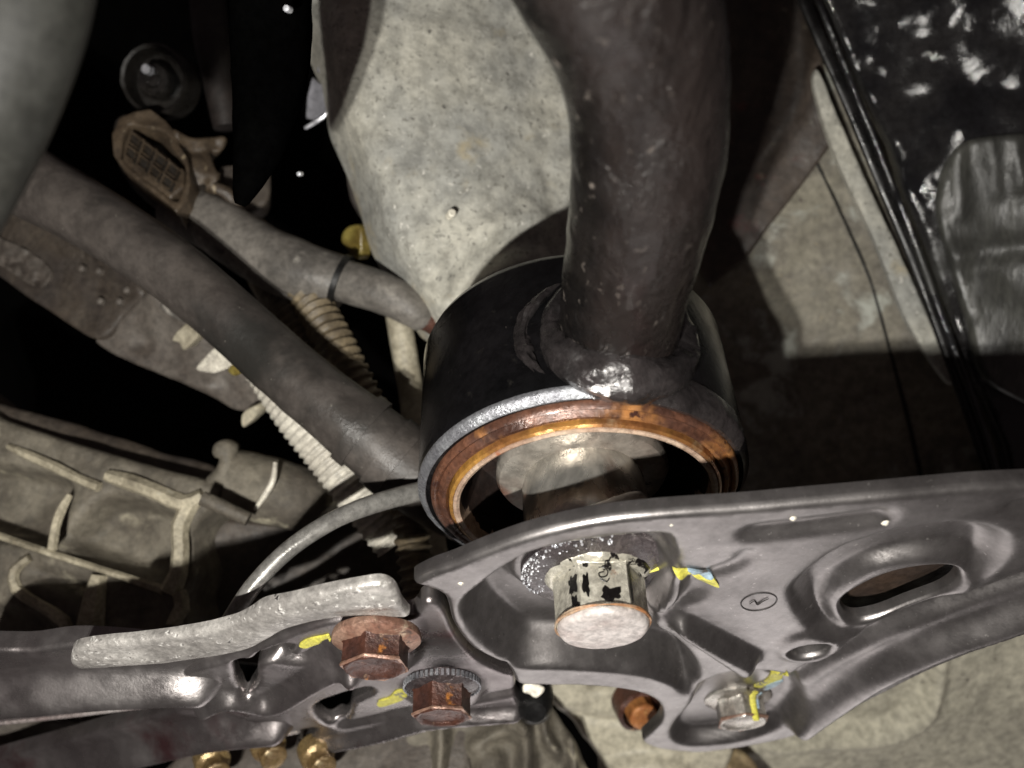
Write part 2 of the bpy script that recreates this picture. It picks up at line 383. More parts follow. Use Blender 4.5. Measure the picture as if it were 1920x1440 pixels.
# ================================================================== BACKGROUND PANELS
# underbody panel behind the arm
pp = plane3((1300, 100, 3.25), (1800, 100, 3.05), (1500, 900, 3.35))
H = Height(pp, [('area', [(1575, 230), (1640, 330), (1700, 480), (1790, 700), (1900, 960), (1990, 960), (1800, 480), (1640, 160)], .05, .05),
                ('noise', .035, 2.2, 3.1), ('line', [(1450, 520), (1560, 300), (1640, 200)], .02, .06)])
t = thing('underbody_panel', 'dirty grey green underbody panel with a thin seam, behind the black arm', 'car body panel', pp.hit(1500, 600))
obj('panel_sheet', *relief(pp, [(1040, -150), (1520, -150), (1640, 130), (1760, 440), (1900, 800), (1990, 1000), (1500, 1050), (1150, 1050), (1000, 500)], (), H, .022, .06, .02), M['panel'], t)
obj('panel_seam', *sweep([pp.hit(*q) + (float(H(np.array([pp.uv(*q)]))[0]) + .006) * pp.n for q in ((1380, 60), (1480, 210), (1540, 325), (1590, 430), (1628, 520), (1650, 590), (1690, 740), (1722, 870), (1740, 980))], [.004, .006, .005, .0065, .005, .006, .008, .008], seg=8, flat=.6, wob=.3), mat('dark seam', (.008, .007, .006), None, 5, .6, 0, .2, 60), t)
pbr = Plane(pp.o + .035 * pp.n, pp.n)  # brown sheet added in the outline of the arm's shadow on the panel
obj('shadow_sheet', *relief(pbr, [(1250, -150), (1500, -150), (1532, 60), (1556, 180), (1566, 262), (1502, 350), (1442, 425), (1402, 482), (1330, 540), (1250, 400)], (), Height(pbr, [('noise', .03, 2.2, 3.1), ('line', [(1480, -100), (1500, 60), (1490, 200), (1400, 330)], .03, .06)]), .02, .02, .012, raw=True), mat('brown shadow sheet', (.075, .058, .046), (.035, .026, .021), 3, .5, 0, .3, 50, [((.14, .12, .09), 22, .62, .74), ((.10, .035, .03), 4, .60, .70)], bump2=(.12, 14)), t)
# pale patch reinforcement flange beside the trim
pq = plane3((1600, 300, 3.0), (1700, 300, 2.98), (1750, 700, 3.05))
obj('sealed_flange', *relief(pq, [(1535, 130), (1575, 225), (1640, 370), (1700, 500), (1760, 640), (1790, 710), (1772, 712), (1700, 600), (1640, 450), (1570, 300), (1528, 170)], (), Height(pq, [('noise', .012, 6, 1.)]), .012, .03, .01), M['cast'], t)
# black seam trim
obj('seam_trim', *pxtube([(1474, -90, 2.85, 12), (1519, 30, 2.86, 12), (1594, 200, 2.88, 12), (1654, 345, 2.9, 12), (1720, 500, 2.92, 13), (1779, 660, 2.94, 14), (1830, 800, 2.96, 15), (1872, 930, 2.98, 15)], seg=20, wob=.04, flat=.6), M['blackplastic'], t)
obj('seam_trim', *pxtube([(1500, -90, 2.82, 6), (1545, 30, 2.83, 6), (1618, 210, 2.85, 7), (1672, 345, 2.87, 7), (1732, 500, 2.89, 7), (1790, 660, 2.91, 7), (1842, 800, 2.93, 7), (1882, 930, 2.95, 7)], seg=12, wob=.2, seed=3), M['oily'], t)
# black wet panel right
pb = plane3((1600, 50, 2.88), (1920, 50, 2.79), (1850, 800, 3.0))
H = Height(pb, [('noise', .05, 1.9, 1.3), ('noise', .02, 9, 2.),
                ('line', [(1530, 300), (1720, 255), (1880, 250), (2000, 260)], .04, .16)])
t = thing('oily_panel', 'wet glossy black oily panel in the upper right corner', 'car body panel', pb.hit(1800, 400))
obj('oily_sheet', *relief(pb, [(1500, -150), (1560, 40), (1640, 220), (1720, 420), (1800, 640), (1880, 840), (1930, 1000), (2150, 1000), (2200, 400), (2150, -150)], (), H, .014, .06, .03), M['oily'], t)
pg = Plane(pb.o + .055 * pb.n, pb.n)
obj('dusty_patch', *relief(pg, [(1762, 400), (1772, 318), (1800, 272), (1850, 255), (2000, 245), (2100, 260), (2100, 760), (1870, 730), (1815, 600), (1785, 500)], (), Height(pg, [('noise', .03, 2.5, 9.), ('line', [(1790, 480), (1900, 465), (2050, 470)], .02, .06), ('line', [(1795, 270), (1802, 400)], .02, .04), ('line', [(1850, 265), (1868, 360)], .02, .035), ('line', [(1900, 262), (1912, 350)], .02, .03)]), .012, .04, .02), M['oily2'] if 'oily2' in M else mat('greasy grey film', (.075, .075, .066), (.032, .032, .029), 4, .40, 0, .35, 40, [((.05, .05, .045), 5, .55, .68, .3)], spec=.6, bump2=(.18, 7), stretch=(1.6, 1, .5)), t)

# large grey casting behind the arm
pc = plane3((700, 100, 2.75), (1000, 100, 2.95), (850, 550, 2.72))
H = Height(pc, [('noise', .03, 3, .5), ('line', [(830, 590), (850, 540), (900, 500), (980, 470), (1080, 450)], -.03, .05),
                ('line', [(800, 560), (835, 500), (900, 455), (990, 440)], .02, .05),
                ('dome', pc.uv(880, 260), (.55, .8), .16),
                ('noise', .004, 22, 8.)])
t = thing('cast_housing', 'large pale grey pitted casting behind the left side of the black arm', 'engine casting', pc.hit(850, 300))
obj('casting_body', *relief(pc, [(560, -120), (600, 20), (628, 130), (640, 200), (672, 280), (700, 360), (720, 430), (760, 510), (800, 570), (832, 612), (900, 650), (1080, 640), (1180, 500), (1200, 200), (1150, -120)], (), H, .014, .25, .06), M['cast'], t)
obj('embedded_chip', *relief(Plane(pc.o + .19 * pc.n, pc.n), [(842, 394), (850, 391), (856, 398), (851, 406), (843, 403)], (), None, .006, .03, .003), M['chip'], t)

# grey tray, lower right
pt = plane3((1400, 1430, 3.25), (1920, 1250, 3.1), (1900, 1430, 3.35))
H = Height(pt, [('noise', .02, 4, 5.5), ('area', [(1380, 1180), (1760, 1180), (1752, 1250), (1748, 1300), (1715, 1350), (1650, 1378), (1560, 1388), (1450, 1396), (1380, 1400)], -.05, .03),
                ('line', [(1757, 1230), (1757, 1290), (1725, 1350), (1660, 1386), (1560, 1397), (1450, 1405)], .035, .03), ('line', [(1590, 1330), (1600, 1340), (1596, 1350)], .03, .02)])
t = thing('splash_tray', 'dusty grey tray with a rounded lip below the steel plate, bottom right', 'car tray', pt.hit(1700, 1400))
obj('tray_sheet', *relief(pt, [(1330, 1100), (2050, 1000), (2100, 1550), (1380, 1560), (1330, 1400)], (), H, .014, .05, .01), M['ground'], t)
pty = plane3((1250, 1400, 3.1), (1420, 1420, 3.1), (1330, 1500, 3.05))
tagit(obj('tan_strip', *relief(pty, [(1180, 1380), (1240, 1392), (1380, 1402), (1430, 1450), (1440, 1500), (1200, 1500)], (), Height(pty, [('line', [(1220, 1400), (1330, 1425), (1420, 1470)], .04, .04)]), .012, .06, .02), mat('tan brown strip', (.34, .27, .15), (.22, .16, .09), 7, .6, 0, .3, 60)), 'tan brown strip under the lower lip of the steel plate', 'strip')

# tan cast lug with the orange bolt
pl2 = plane3((1020, 1300, 3.0), (1300, 1300, 2.95), (1180, 1440, 3.05))
H = Height(pl2, [('noise', .012, 6, 2.2), ('line', [(1060, 1335), (1110, 1350), (1160, 1355), (1230, 1352)], -.022, .014), ('area', [(1130, 1440), (1160, 1415), (1240, 1410), (1300, 1440), (1300, 1520), (1120, 1520)], .05, .03)])
t = thing('cast_lug', 'smooth tan grey cast lug at the bottom centre holding the orange bolt', 'engine casting', pl2.hit(1150, 1400))
obj('lug_body', *relief(pl2, [(985, 1250), (1000, 1285), (1020, 1303), (1042, 1332), (1070, 1356), (1088, 1384), (1120, 1426), (1140, 1500), (1300, 1520), (1380, 1400), (1340, 1250), (1150, 1220)], [[(1103, 1288), (1118, 1281), (1134, 1286), (1128, 1294), (1110, 1297)]], H, .01, .2, .03), M['cast2'] if 'cast2' in M else mat('tan cast metal', (.50, .465, .36), (.40, .37, .29), 4, .55, 0, .15, 90, [((.14, .11, .09), 30, .68, .75)], spec=.5), t)

# ================================================================== MAIN PLATE
TP = .24
PLT = PT(TP)
D1 = [(940, 1068), (979, 1045), (1009, 1033), (1079, 1018), (1149, 1008), (1215, 1003), (1255, 1004), (1266, 1022), (1274, 1050), (1266, 1100), (1240, 1150), (1232, 1176), (1269, 1199), (1300, 1230), (1316, 1262), (1306, 1292), (1284, 1306), (1259, 1286), (1212, 1270), (1150, 1261), (1056, 1255), (972, 1252), (937, 1234), (907, 1213), (882, 1190), (865, 1165), (859, 1143), (873, 1120), (909, 1091)]
D2 = [(1254, 1377), (1266, 1352), (1290, 1325), (1306, 1290), (1345, 1268), (1400, 1259), (1460, 1262), (1500, 1280), (1515, 1305), (1500, 1345), (1450, 1374), (1380, 1393), (1300, 1400), (1264, 1393)]
Q1 = PLT
feats = [('area', D1, -.11, .048),
         ('area', [(1230, 1060), (1270, 1064), (1312, 1080), (1350, 1096), (1335, 1120), (1290, 1140), (1240, 1164), (1222, 1120)], -.02, .04),
         ('disc', (0.0, 0.0), .185, .046, .03),
         ('area', D2, -.055, .04),
         ('poly', [(1248, 1165), (1278, 1146), (1424, 1222), (1422, 1240), (1385, 1252), (1368, 1245)], .046, .024),
         ('line', [(1415, 1000), (1520, 988), (1645, 972)], -.020, .042),
         ('area', [(1870, 955), (1900, 938), (1960, 930), (2010, 935), (1990, 965), (1900, 968)], -.025, .035),
         ('area', [(1478, 1118), (1498, 1082), (1562, 1033), (1643, 1003), (1724, 985), (1804, 978), (1865, 988), (1896, 1009), (1888, 1049), (1845, 1090), (1800, 1140), (1710, 1182), (1610, 1204), (1520, 1180)], -.045, .05),
         ('area', [(1540, 1158), (1556, 1116), (1630, 1070), (1710, 1050), (1800, 1046), (1840, 1070), (1826, 1110), (1755, 1158), (1655, 1196), (1575, 1198)], .035, .03),
         ('line', [(1470, 1290), (1560, 1235), (1680, 1176), (1800, 1132), (1930, 1085), (2040, 1040)], -.035, .04),
         ('line', [(1500, 1350), (1550, 1312), (1640, 1250), (1760, 1192), (1860, 1156), (1980, 1112), (2100, 1070)], .062, .075),
         ('line', [(1300, 1085), (1380, 1060), (1400, 1040)], -.012, .03),
         ('area', [(1452, 1212), (1480, 1190), (1530, 1180), (1585, 1188), (1590, 1208), (1560, 1232), (1500, 1240), (1460, 1232)], .014, .02),
         ]
HP = Height(PLT, feats)
hole_big = [(1580, 1146), (1598, 1121), (1660, 1089), (1724, 1074), (1785, 1073), (1803, 1093), (1770, 1126), (1707, 1152), (1645, 1171), (1600, 1174)]
hole_small = [(1478, 1219), (1492, 1208), (1516, 1202), (1542, 1201), (1554, 1206), (1546, 1217), (1520, 1225), (1492, 1227)]
outline = [(780, 1092), (812, 1076), (852, 1062), (905, 1040), (980, 1013), (1060, 992), (1150, 976), (1250, 966), (1400, 956), (1500, 947), (1650, 934), (1760, 924), (1850, 917), (1990, 911), (2100, 909), (2140, 1000), (2080, 1130), (1920, 1190), (1764, 1250), (1650, 1306), (1534, 1363), (1482, 1384), (1401, 1401), (1321, 1412), (1280, 1411), (1232, 1405), (1205, 1392), (1222, 1374), (1240, 1354), (1240, 1330), (1224, 1312), (1190, 1299), (1140, 1291), (1075, 1287), (1020, 1287), (972, 1284), (962, 1268), (950, 1249), (929, 1240), (887, 1218), (865, 1196), (848, 1168), (842, 1146), (834, 1123), (818, 1111), (800, 1104), (778, 1098)]
plate = thing('steel_plate', 'large grey pressed steel plate with an oval hole, held by the big centre bolt', 'bracket', PLT.hit(1500, 1080))
obj('pressed_sheet', *relief(PLT, outline, [hole_big, hole_small], HP, .0105, .022, .016), M['plate'], plate)
def drop(pl, H_, p, off=0):
    # where the sight line through a traced point meets the pressed surface; returned as uv on the plane
    h = 0.0
    for _ in range(12):
        uv = np.array(Plane(pl.o + h * pl.n, pl.n, pl.u).uv(*p)); h = .5 * h + .5 * (float(H_(uv[None])[0]) + off)
    return uv
class UVPlane(Plane):
    def __init__(s, pl, H_): s.__dict__.update(pl.__dict__); s.H_ = H_
    def uv(s, px, py): return tuple(drop(s, s.H_, (px, py)))
def paint(poly, m, parent, pl=PLT, H_=HP, off=.004, name='paint_mark'):
    pl = UVPlane(pl, H_)
    return obj(name, *relief(pl, poly, (), H_, .006, .006, 0, hoff=off), m, parent)
paint([(1266, 1068), (1300, 1067), (1336, 1080), (1348, 1098), (1338, 1096), (1310, 1084), (1268, 1080)], M['yellow'], plate)
paint([(1290, 1064), (1320, 1068), (1337, 1079), (1318, 1077), (1296, 1070)], M['bluep'], plate, off=.007)
paint([(1414, 1284), (1440, 1270), (1476, 1259), (1466, 1269), (1440, 1280), (1424, 1289)], M['yellow'], plate)
paint([(1430, 1286), (1450, 1276), (1468, 1272), (1456, 1281), (1436, 1290)], M['bluep'], plate, off=.007)
obj('inner_sheet', *relief(PT(TP - .11), [(1440, 1090), (1600, 1020), (1800, 990), (1900, 1010), (1880, 1130), (1760, 1190), (1600, 1240), (1470, 1260)], (), Height(PT(TP - .11), [('noise', .02, 6, 1.)]), .02, .02, .01), mat('brown inner sheet', (.055, .036, .026), (.03, .02, .016), 5, .5, 0, .3, 60), plate)
# stamped oval emblem
def onplate(pts, h=.002, pl=PLT, H_=HP):
    uv = np.array([drop(pl, H_, p) for p in pts]); return pl.P(uv, H_(uv) + h)
ce = np.array([1423, 1128]); ring = []
for i in range(40):
    a = 2 * math.pi * i / 40; x, y = 34 * math.cos(a), 16 * math.sin(a); k = math.radians(-9)
    ring.append((ce[0] + x * math.cos(k) - y * math.sin(k), ce[1] + x * math.sin(k) + y * math.cos(k)))
inkm = mat('dark stamped groove', (.045, .04, .04), None, 5, .5, 0, .1, 60)
emb = obj('stamped_emblem', *sweep(onplate(ring, .0006), [.0015], seg=8, closed=True, k=1), inkm, plate)
obj('emblem_stroke', *sweep(onplate([(1405, 1131), (1414, 1126), (1420, 1132), (1430, 1126), (1441, 1121)]), [.0008, .0014, .0018, .0014, .0008], seg=8), inkm, emb)
# small weld dots on the plate
for q, (px_, py_, r) in enumerate([(1487, 972, .005), (1660, 980, .006), (1408, 1232, .006), (1259, 985, .003), (864, 1094, .005)]):
    p = onplate([(px_, py_)], .0)[0]
    obj('weld_dot', *lathe([(r * 1.3, 0), (r, .3 * r), (r * .5, .7 * r), (.0001, .8 * r)], p, A, E1, E2, seg=12, wob=.001, wsc=200), M['chip'], plate)

# ================================================================== BUSHING AND ARM
armt = thing('suspension_arm', 'black arm tube welded to a round bushing housing, running up out of the photo', 'suspension arm', C0 - .2 * A)
obj('bushing_housing', *lathe([(.30, -.40), (.345, -.405), (.362, -.395), (.37, -.375), (.372, -.2), (.373, -.045), (.371, -.022), (.355, -.001), (.346, -.002), (.345, -.05), (.30, -.08), (.30, -.40)], C0, seg=160), M['black'], armt)
obj('bare_rim', *lathe([(.3735, -.020), (.3740, -.015), (.372, -.010), (.360, .002), (.3565, .0028), (.355, .000)], C0, a0=90, a1=232, seg=80, wob=.0012, wsc=30), M['edge'], armt)
obj('rim_spatter', *lathe([(.374, -.07), (.379, -.035), (.374, -.012), (.357, .006), (.347, .002)], C0, a0=28, a1=91, seg=60, wob=.007, wsc=16), M['weld'], armt)
arm_pts = [(1150, 670, 1.86), (1160, 620, 1.80), (1172, 540, 1.70), (1197, 420, 1.565), (1213, 310, 1.46), (1215, 200, 1.385), (1200, 90, 1.31), (1170, 0, 1.25), (1120, -110, 1.17), (1050, -260, 1.09)]
av, af = sweep([PX(*p) for p in arm_pts], [.121, .121, .122, .124, .125, .125, .128, .132, .134, .136], seg=96, k=14, wob=.018)
arm_o = obj('arm_tube', av, af, M['arm'], armt)
# browner tone over the right and front of the tube, left edge kept black
ac = av.reshape(-1, 96, 3).mean(1, keepdims=True); q = (av.reshape(-1, 96, 3) - ac); q = (q / np.linalg.norm(q, axis=2, keepdims=True)) @ np.array([.93, -.36, 0])
da = arm_o.data.attributes.new('side_tone', 'FLOAT', 'POINT'); dv = np.clip((q.reshape(-1) + .88) / .6, 0, 1)
if len(arm_o.data.vertices) == len(dv): da.data.foreach_set('value', dv.astype(np.float32))
nt = M['arm'].node_tree; bs = nt.nodes['Principled BSDF']; at = nt.nodes.new('ShaderNodeAttribute'); at.attribute_name = 'side_tone'
nn_ = nt.nodes.new('ShaderNodeTexNoise'); nn_.inputs['Scale'].default_value = 9; nn_.inputs['Detail'].default_value = 7; nn_.inputs['Roughness'].default_value = .7
tc_ = nt.nodes.new('ShaderNodeTexCoord'); nt.links.new(tc_.outputs['Object'], nn_.inputs['Vector'])
ad = nt.nodes.new('ShaderNodeMath'); ad.operation = 'ADD'; nt.links.new(at.outputs['Fac'], ad.inputs[0]); nt.links.new(nn_.outputs[0], ad.inputs[1])
mr_ = nt.nodes.new('ShaderNodeMapRange'); mr_.interpolation_type = 'SMOOTHSTEP'; nt.links.new(ad.outputs[0], mr_.inputs[0]); mr_.inputs[1].default_value = 1.0; mr_.inputs[2].default_value = 1.75
old = bs.inputs['Base Color'].links[0].from_socket; mx_ = nt.nodes.new('ShaderNodeMix'); mx_.data_type = 'RGBA'
nt.links.new(mr_.outputs[0], mx_.inputs[0]); nt.links.new(old, mx_.inputs[6]); mx_.inputs[7].default_value = (.015, .0115, .0105, 1); nt.links.new(mx_.outputs[2], bs.inputs['Base Color'])
x0, t0 = .062, -.165
def onhous(x, t, e=0): return C0 + x * E1 + t * A + math.sqrt(max((.372 + e) ** 2 - x * x, 0)) * E2
wp = [onhous(x0 + .135 * math.cos(a), t0 + .135 * math.sin(a), .012) for a in np.linspace(0, 2 * math.pi, 26)[:-1]]
obj('weld_bead', *sweep(wp, [.034, .040, .048, .058, .056, .040, .026, .022, .022, .026, .030, .032], seg=24, closed=True, k=6, wob=.22, seed=2), M['weld'], armt)
wp = [onhous(x0 - .012 + .185 * math.cos(a), t0 + .005 + .165 * math.sin(a), -.006) for a in np.linspace(math.radians(135), math.radians(238), 14)]
obj('weld_bead', *sweep(wp, [.004, .014, .017, .013, .018, .015, .004], seg=18, k=6, wob=.6, seed=5), M['weld'], armt)

bt = thing('rubber_bushing', 'brown rimmed rubber bushing pressed inside the round black housing', 'bushing', C0)
obj('rust_ring', *lathe([(.3455, -.05), (.3455, -.006), (.343, .008), (.337, .014), (.331, .011), (.3275, .006), (.324, .010), (.318, .019), (.311, .019), (.307, .013), (.305, .010), (.303, -.02), (.303, -.1)], C0, seg=160, wob=.0012, wsc=12), M['rust'], bt)
obj('amber_lip', *lathe([(.3045, -.02), (.3045, .016), (.303, .026), (.298, .030), (.2955, .029)], C0, seg=160, wob=.0012, wsc=12), M['gold'], bt)
obj('cream_lip', *lathe([(.2955, .020), (.2945, .0315), (.288, .034), (.281, .030), (.279, .015), (.2795, -.05)], C0, seg=160, wob=.0015, wsc=12), M['cream'], bt)
obj('rubber_body', *lathe([(.2795, .0), (.278, -.10), (.26, -.15), (.23, -.16), (.19, -.12), (.14, -.1)], C0, seg=96, wob=.004, wsc=10), M['rubber'], bt)
obj('sleeve_flange', *lathe([(.18, -.14), (.188, -.085), (.196, -.075), (.197, -.050), (.19, -.038), (.17, -.034), (.13, -.034)], C0, seg=96), M['sleeve2'], bt)
obj('inner_sleeve', *lathe([(.13, -.05), (.138, -.018), (.1395, -.012), (.1395, .14), (.137, .148), (.12, .15), (.06, .15)], C0, seg=96), M['sleeve'], bt)

# ================================================================== BOLTS
def hexhead(c, r, L, rot, blend=((0, .0, 1.06), (.06, 0, 1.0), (.72, 0, 1.0), (.80, .5, 1.0), (.88, 1, .99), (.96, 1, .95), (1.0, 1, .86), (1.0, 1, .5), (.985, 1, .02)), ax=A, x=E1, y=E2, wob=0):
    V = []; n = 72
    for z, bl, s in blend:
        for i in range(n):
            a = 2 * math.pi * i / n; k = ((a - rot) % (math.pi / 3)) - math.pi / 6
            hx = .866 / math.cos(k); rr_ = r * s * (hx * (1 - bl) + bl * .985)
            p = c + z * L * ax + rr_ * (math.cos(a) * x + math.sin(a) * y)
            if wob: p = p + ax * wob * mnoise.noise(Vector(p * 40))
            V.append(p)
    Fc = []
    for j in range(len(blend) - 1):
        for i in range(n): Fc.append((j * n + i, j * n + (i + 1) % n, (j + 1) * n + (i + 1) % n, (j + 1) * n + i))
    Fc.append(tuple((len(blend) - 1) * n + i for i in range(n)))
    return np.array(V), Fc
# centre bolt
ctr = PT(.185).hit(1120, 1068)
bb = thing('flange_bolt', 'big cream bolt with chipped black patches and dark flange, centre of the steel plate', 'bolt', ctr)
obj('bolt_flange', *lathe([(.10, -.02), (.160, -.016), (.164, -.006), (.163, .004), (.15, .010), (.115, .016), (.09, .018)], ctr, seg=96, wob=.002, wsc=30), M['flange'], bb)
obj('flange_collar', *lathe([(.114, .010), (.111, .017), (.105, .022), (.098, .025), (.09, .026)], ctr, seg=96, wob=.004, wsc=25), M['headpaint'], bb)
HL = .122; HR = .098
sides, fcs = hexhead(ctr + .02 * A, HR, HL, 0.0, blend=((0, .25, 1.06), (.06, 0, 1.0), (.45, 0, .985), (.74, 0, .99), (.82, .5, .995), (.88, 1, .975)))
obj('hex_head', sides, fcs, M['headpaint'], bb)
e_, fe = hexhead(ctr + .02 * A, HR, HL, 0.0, blend=((.86, 1, .975), (.93, 1, .96), (.985, 1, .90), (1.0, 1, .82), (1.005, 1, .5), (.995, 1, .02)), wob=.002)
obj('head_end', e_, fe, M['headend'], bb)
rimp = [ctr + (.02 + .845 * HL) * A + HR * .995 * (math.cos(a) * E1 + math.sin(a) * E2) for a in np.linspace(0, 2 * math.pi, 61)[:-1]]
obj('rusty_edge', *sweep(rimp, [.002, .0038, .0012, .0045, .002, .0042, .001, .0032], seg=10, closed=True, k=1, wob=.7), M['rustbright'], bb)
# wet grit on the washer
rg_ = random.Random(3); gm = []
for i in range(150):
    a = math.radians(rg_.uniform(80, 215)); r = rg_.uniform(.118, .163) ; r = r if rg_.random() < .7 else .161
    z = .011 - max(0, (r - .15)) * .4 + .001; q = rg_.choice([.0012, .0016, .002, .0028])
    gm.append(lathe([(q, -q), (q, .2 * q), (q * .6, .8 * q), (.00005, q)], ctr + z * A + r * (math.cos(a) * E1 + math.sin(a) * E2), A, E1, E2, seg=6, wob=.0006, wsc=300))
g_ = obj('wet_grit', *merge(*gm), M['glint'], bb); g_['kind'] = 'stuff'
# black chipped patches on the three faces we see, following the hexagon
def onhex(ang, z, out=.0015, rot=0.0):
    a = math.radians(ang); k = ((a - rot) % (math.pi / 3)) - math.pi / 6
    rr_ = HR * min(.866 / math.cos(k), .985) * .99 + out
    return ctr + (.02 + z * HL) * A + rr_ * (math.cos(a) * E1 + math.sin(a) * E2)
ink = mat('black mark', (.006, .005, .005), None, 5, .25, 0, .3, 60)
def hexpatch(a0, a1, z0, z1, name='chipped_patch', seed=0):
    rnd = random.Random(seed); n = 22; m = 5; V = []; Fc = []
    ac, zc = (a0 + a1) / 2, (z0 + z1) / 2
    for j in range(m + 1):
        for i in range(n):
            th = 2 * math.pi * i / n; q = (abs(math.cos(th)) ** 3 + abs(math.sin(th)) ** 3) ** (-1 / 3)
            k = (j / m) * (q * (1 + .6 * mnoise.fractal(Vector((math.cos(th) * 1.9, math.sin(th) * 1.9, seed * 3.7)), 1, 2, 3)))
            V.append(onhex(ac + (a1 - a0) / 2 * k * math.cos(th), zc + (z1 - z0) / 2 * k * math.sin(th)))
    for j in range(m):
        for i in range(n): Fc.append((j * n + i, j * n + (i + 1) % n, (j + 1) * n + (i + 1) % n, (j + 1) * n + i))
    return obj(name, V, Fc, ink, bb)
hexpatch(67, 95, .50, .76, seed=1); hexpatch(125, 142, .20, .52, seed=2); hexpatch(109, 117, .26, .62, seed=3); hexpatch(128, 139, .56, .76, seed=8)
hexpatch(108, 115, .0, .12, seed=4); hexpatch(50, 57, .05, .70, seed=9)
def stroke(pts, r=.0014):
    return obj('stamped_stroke', *sweep([onhex(a, z, .0006) for a, z in pts], [r], seg=6, k=4), ink, bb)
stroke([(95, .14), (88, .14), (83, .22), (86, .30), (94, .31), (95, .24), (88, .22)]); stroke([(90, .12), (81, .10)]); stroke([(94, .34), (86, .40), (82, .34)])
stroke([(141, .02), (137, .07), (134, .02)]); stroke([(131, .0), (127, .06), (125, .0)])
# little yellow line over the flange
obj('paint_mark', *sweep([ctr + .017 * A + r * (math.cos(math.radians(a)) * E1 + math.sin(math.radians(a)) * E2) for a, r in ((8, .105), (14, .13), (18, .158))], [.003, .004, .003], seg=8, flat=.5), M['yellow'], bb)

def rustybolt(px_, py_, tt, rf, rh, L, rot, label, mf, mh, grp=None, yellow=None, dish=True, name='hex_bolt', tilt=None):
    c = PT(tt).hit(px_, py_); k = c[1] / F; rf *= k; rh *= k
    b = thing(name, label, 'bolt', c, grp)
    obj('bolt_flange', *lathe([(rh * .8, -.012), (rf * .98, -.010), (rf, -.003), (rf * .985, .006), (rf * .88, .012), (rh * .9, .018)], c, seg=64, wob=.0025, wsc=30), mf, b)
    bl = ((0, 0, 1.05), (.08, 0, 1.0), (.80, 0, 1.0), (.9, .25, .99), (.97, .6, .95), (1.0, .9, .88)) + (((.98, 1, .78), (.90, 1, .70), (.88, 1, .02)) if dish else ((1.0, 1, .5), (1.0, 1, .02)))
    obj('hex_head', *hexhead(c + .015 * A, rh, L, math.radians(rot), blend=bl, wob=.002), mh, b)
    pr = [c + (.015 + L * .90) * A + rh * 1.0 * .866 / math.cos(((math.radians(i * 5) - math.radians(rot)) % (math.pi / 3)) - math.pi / 6) * (math.cos(math.radians(i * 5)) * E1 + math.sin(math.radians(i * 5)) * E2) for i in range(72)]
    obj('worn_rim', *sweep(pr, [.0032, .005, .0028, .0045, .003, .0052, .0035], seg=8, closed=True, k=1, wob=.5), M['rustpale'], b)
    return b, c
b1, c1 = rustybolt(706, 1196, .27, 84, 62, .055, 40, 'rusty brown bolt against the end of the pale mottled strap', M['rustpale'], M['rustbolt'], 'rusty bolts in the left bracket')
b2, c2 = rustybolt(829, 1284, .27, 71, 54, .066, 45, 'rusty bolt with a dark toothed flange on the forked bracket', M['flange'], M['rustbolt'], 'rusty bolts in the left bracket')
for i in range(46):
    a = 2 * math.pi * i / 46; d = math.cos(a) * E1 + math.sin(a) * E2; rf = 71 * c2[1] / F
    q = obj('flange_tooth', *box(c2 + d * (rf + .0005) + .002 * A, d, np.cross(A, d), A, .0022, .0036, .0075), M['edge'], b2, smooth=False)
steelm = mat('bare steel bolt', (.58, .56, .51), (.28, .25, .22), 8, .30, .7, .3, 60, [((.60, .57, .50), 12, .6, .7), ((.05, .04, .03), 14, .60, .66)], spec=.7)
b3, c3 = rustybolt(1384, 1308, .185, 64, 47, .06, 35, 'small bare steel bolt with yellow and blue paint, in the lower plate pocket', steelm, steelm)
yy = lambda a, z, r: c3 + z * A + r * (math.cos(math.radians(a)) * E1 + math.sin(math.radians(a)) * E2)
rh3 = 47 * c3[1] / F
for dx, mm, r_ in ((0, M['yellow'], .009), (-14, M['bluep'], .004)):
    obj('paint_mark', *sweep([yy(70 + dx, .012, rh3 * 1.22), yy(70 + dx, .019, rh3 * .98), yy(70 + dx, .05, rh3 * .90), yy(70 + dx, .085, rh3 * .90)][:4 if dx == 0 else 3], [r_], seg=10, flat=.45), mm, b3)
# orange bolt in the lug
po = Plane(PX(1199, 1330, 2.90), np.array([.25, -1, -.35])); oc = po.o
bo = thing('hex_bolt', 'small orange rusty bolt in a hole of the tan cast lug', 'bolt', oc)
kk = oc[1] / F
obj('bolt_socket', *lathe([(44 * kk, -.06), (44 * kk, .01), (36 * kk, .016), (33 * kk, .0), (33 * kk, -.06)], oc, po.n, po.u, po.v, seg=48, wob=.004, wsc=20), M['rustbolt'], bo)
obj('hex_head', *hexhead(oc - .04 * po.n, 28 * kk, .085, .3, ax=po.n, x=po.u, y=po.v, wob=.004), M['orange'], bo)

# ================================================================== LEFT BRACKETS
TL = .215
PLL = PT(TL)
br = thing('forked_bracket', 'grey and maroon forked steel bracket with two channels, bottom left', 'bracket', PLL.hit(600, 1300))
body = [(350, 1262), (420, 1242), (480, 1222), (540, 1192), (620, 1168), (700, 1160), (765, 1160), (783, 1148), (790, 1136), (804, 1130), (822, 1136), (836, 1155), (848, 1184), (868, 1214), (902, 1243), (940, 1260), (963, 1268), (967, 1285), (964, 1304), (978, 1330), (970, 1343), (900, 1351), (845, 1360), (762, 1385), (651, 1402), (570, 1418), (556, 1404), (590, 1380), (590, 1366), (540, 1372), (470, 1356), (420, 1338), (380, 1322), (340, 1310), (330, 1280)]
h1 = [(440, 1262), (438, 1245), (452, 1238), (475, 1236), (500, 1222), (530, 1210), (552, 1212), (548, 1228), (515, 1240), (484, 1250), (482, 1275), (468, 1296), (455, 1294), (444, 1280)]
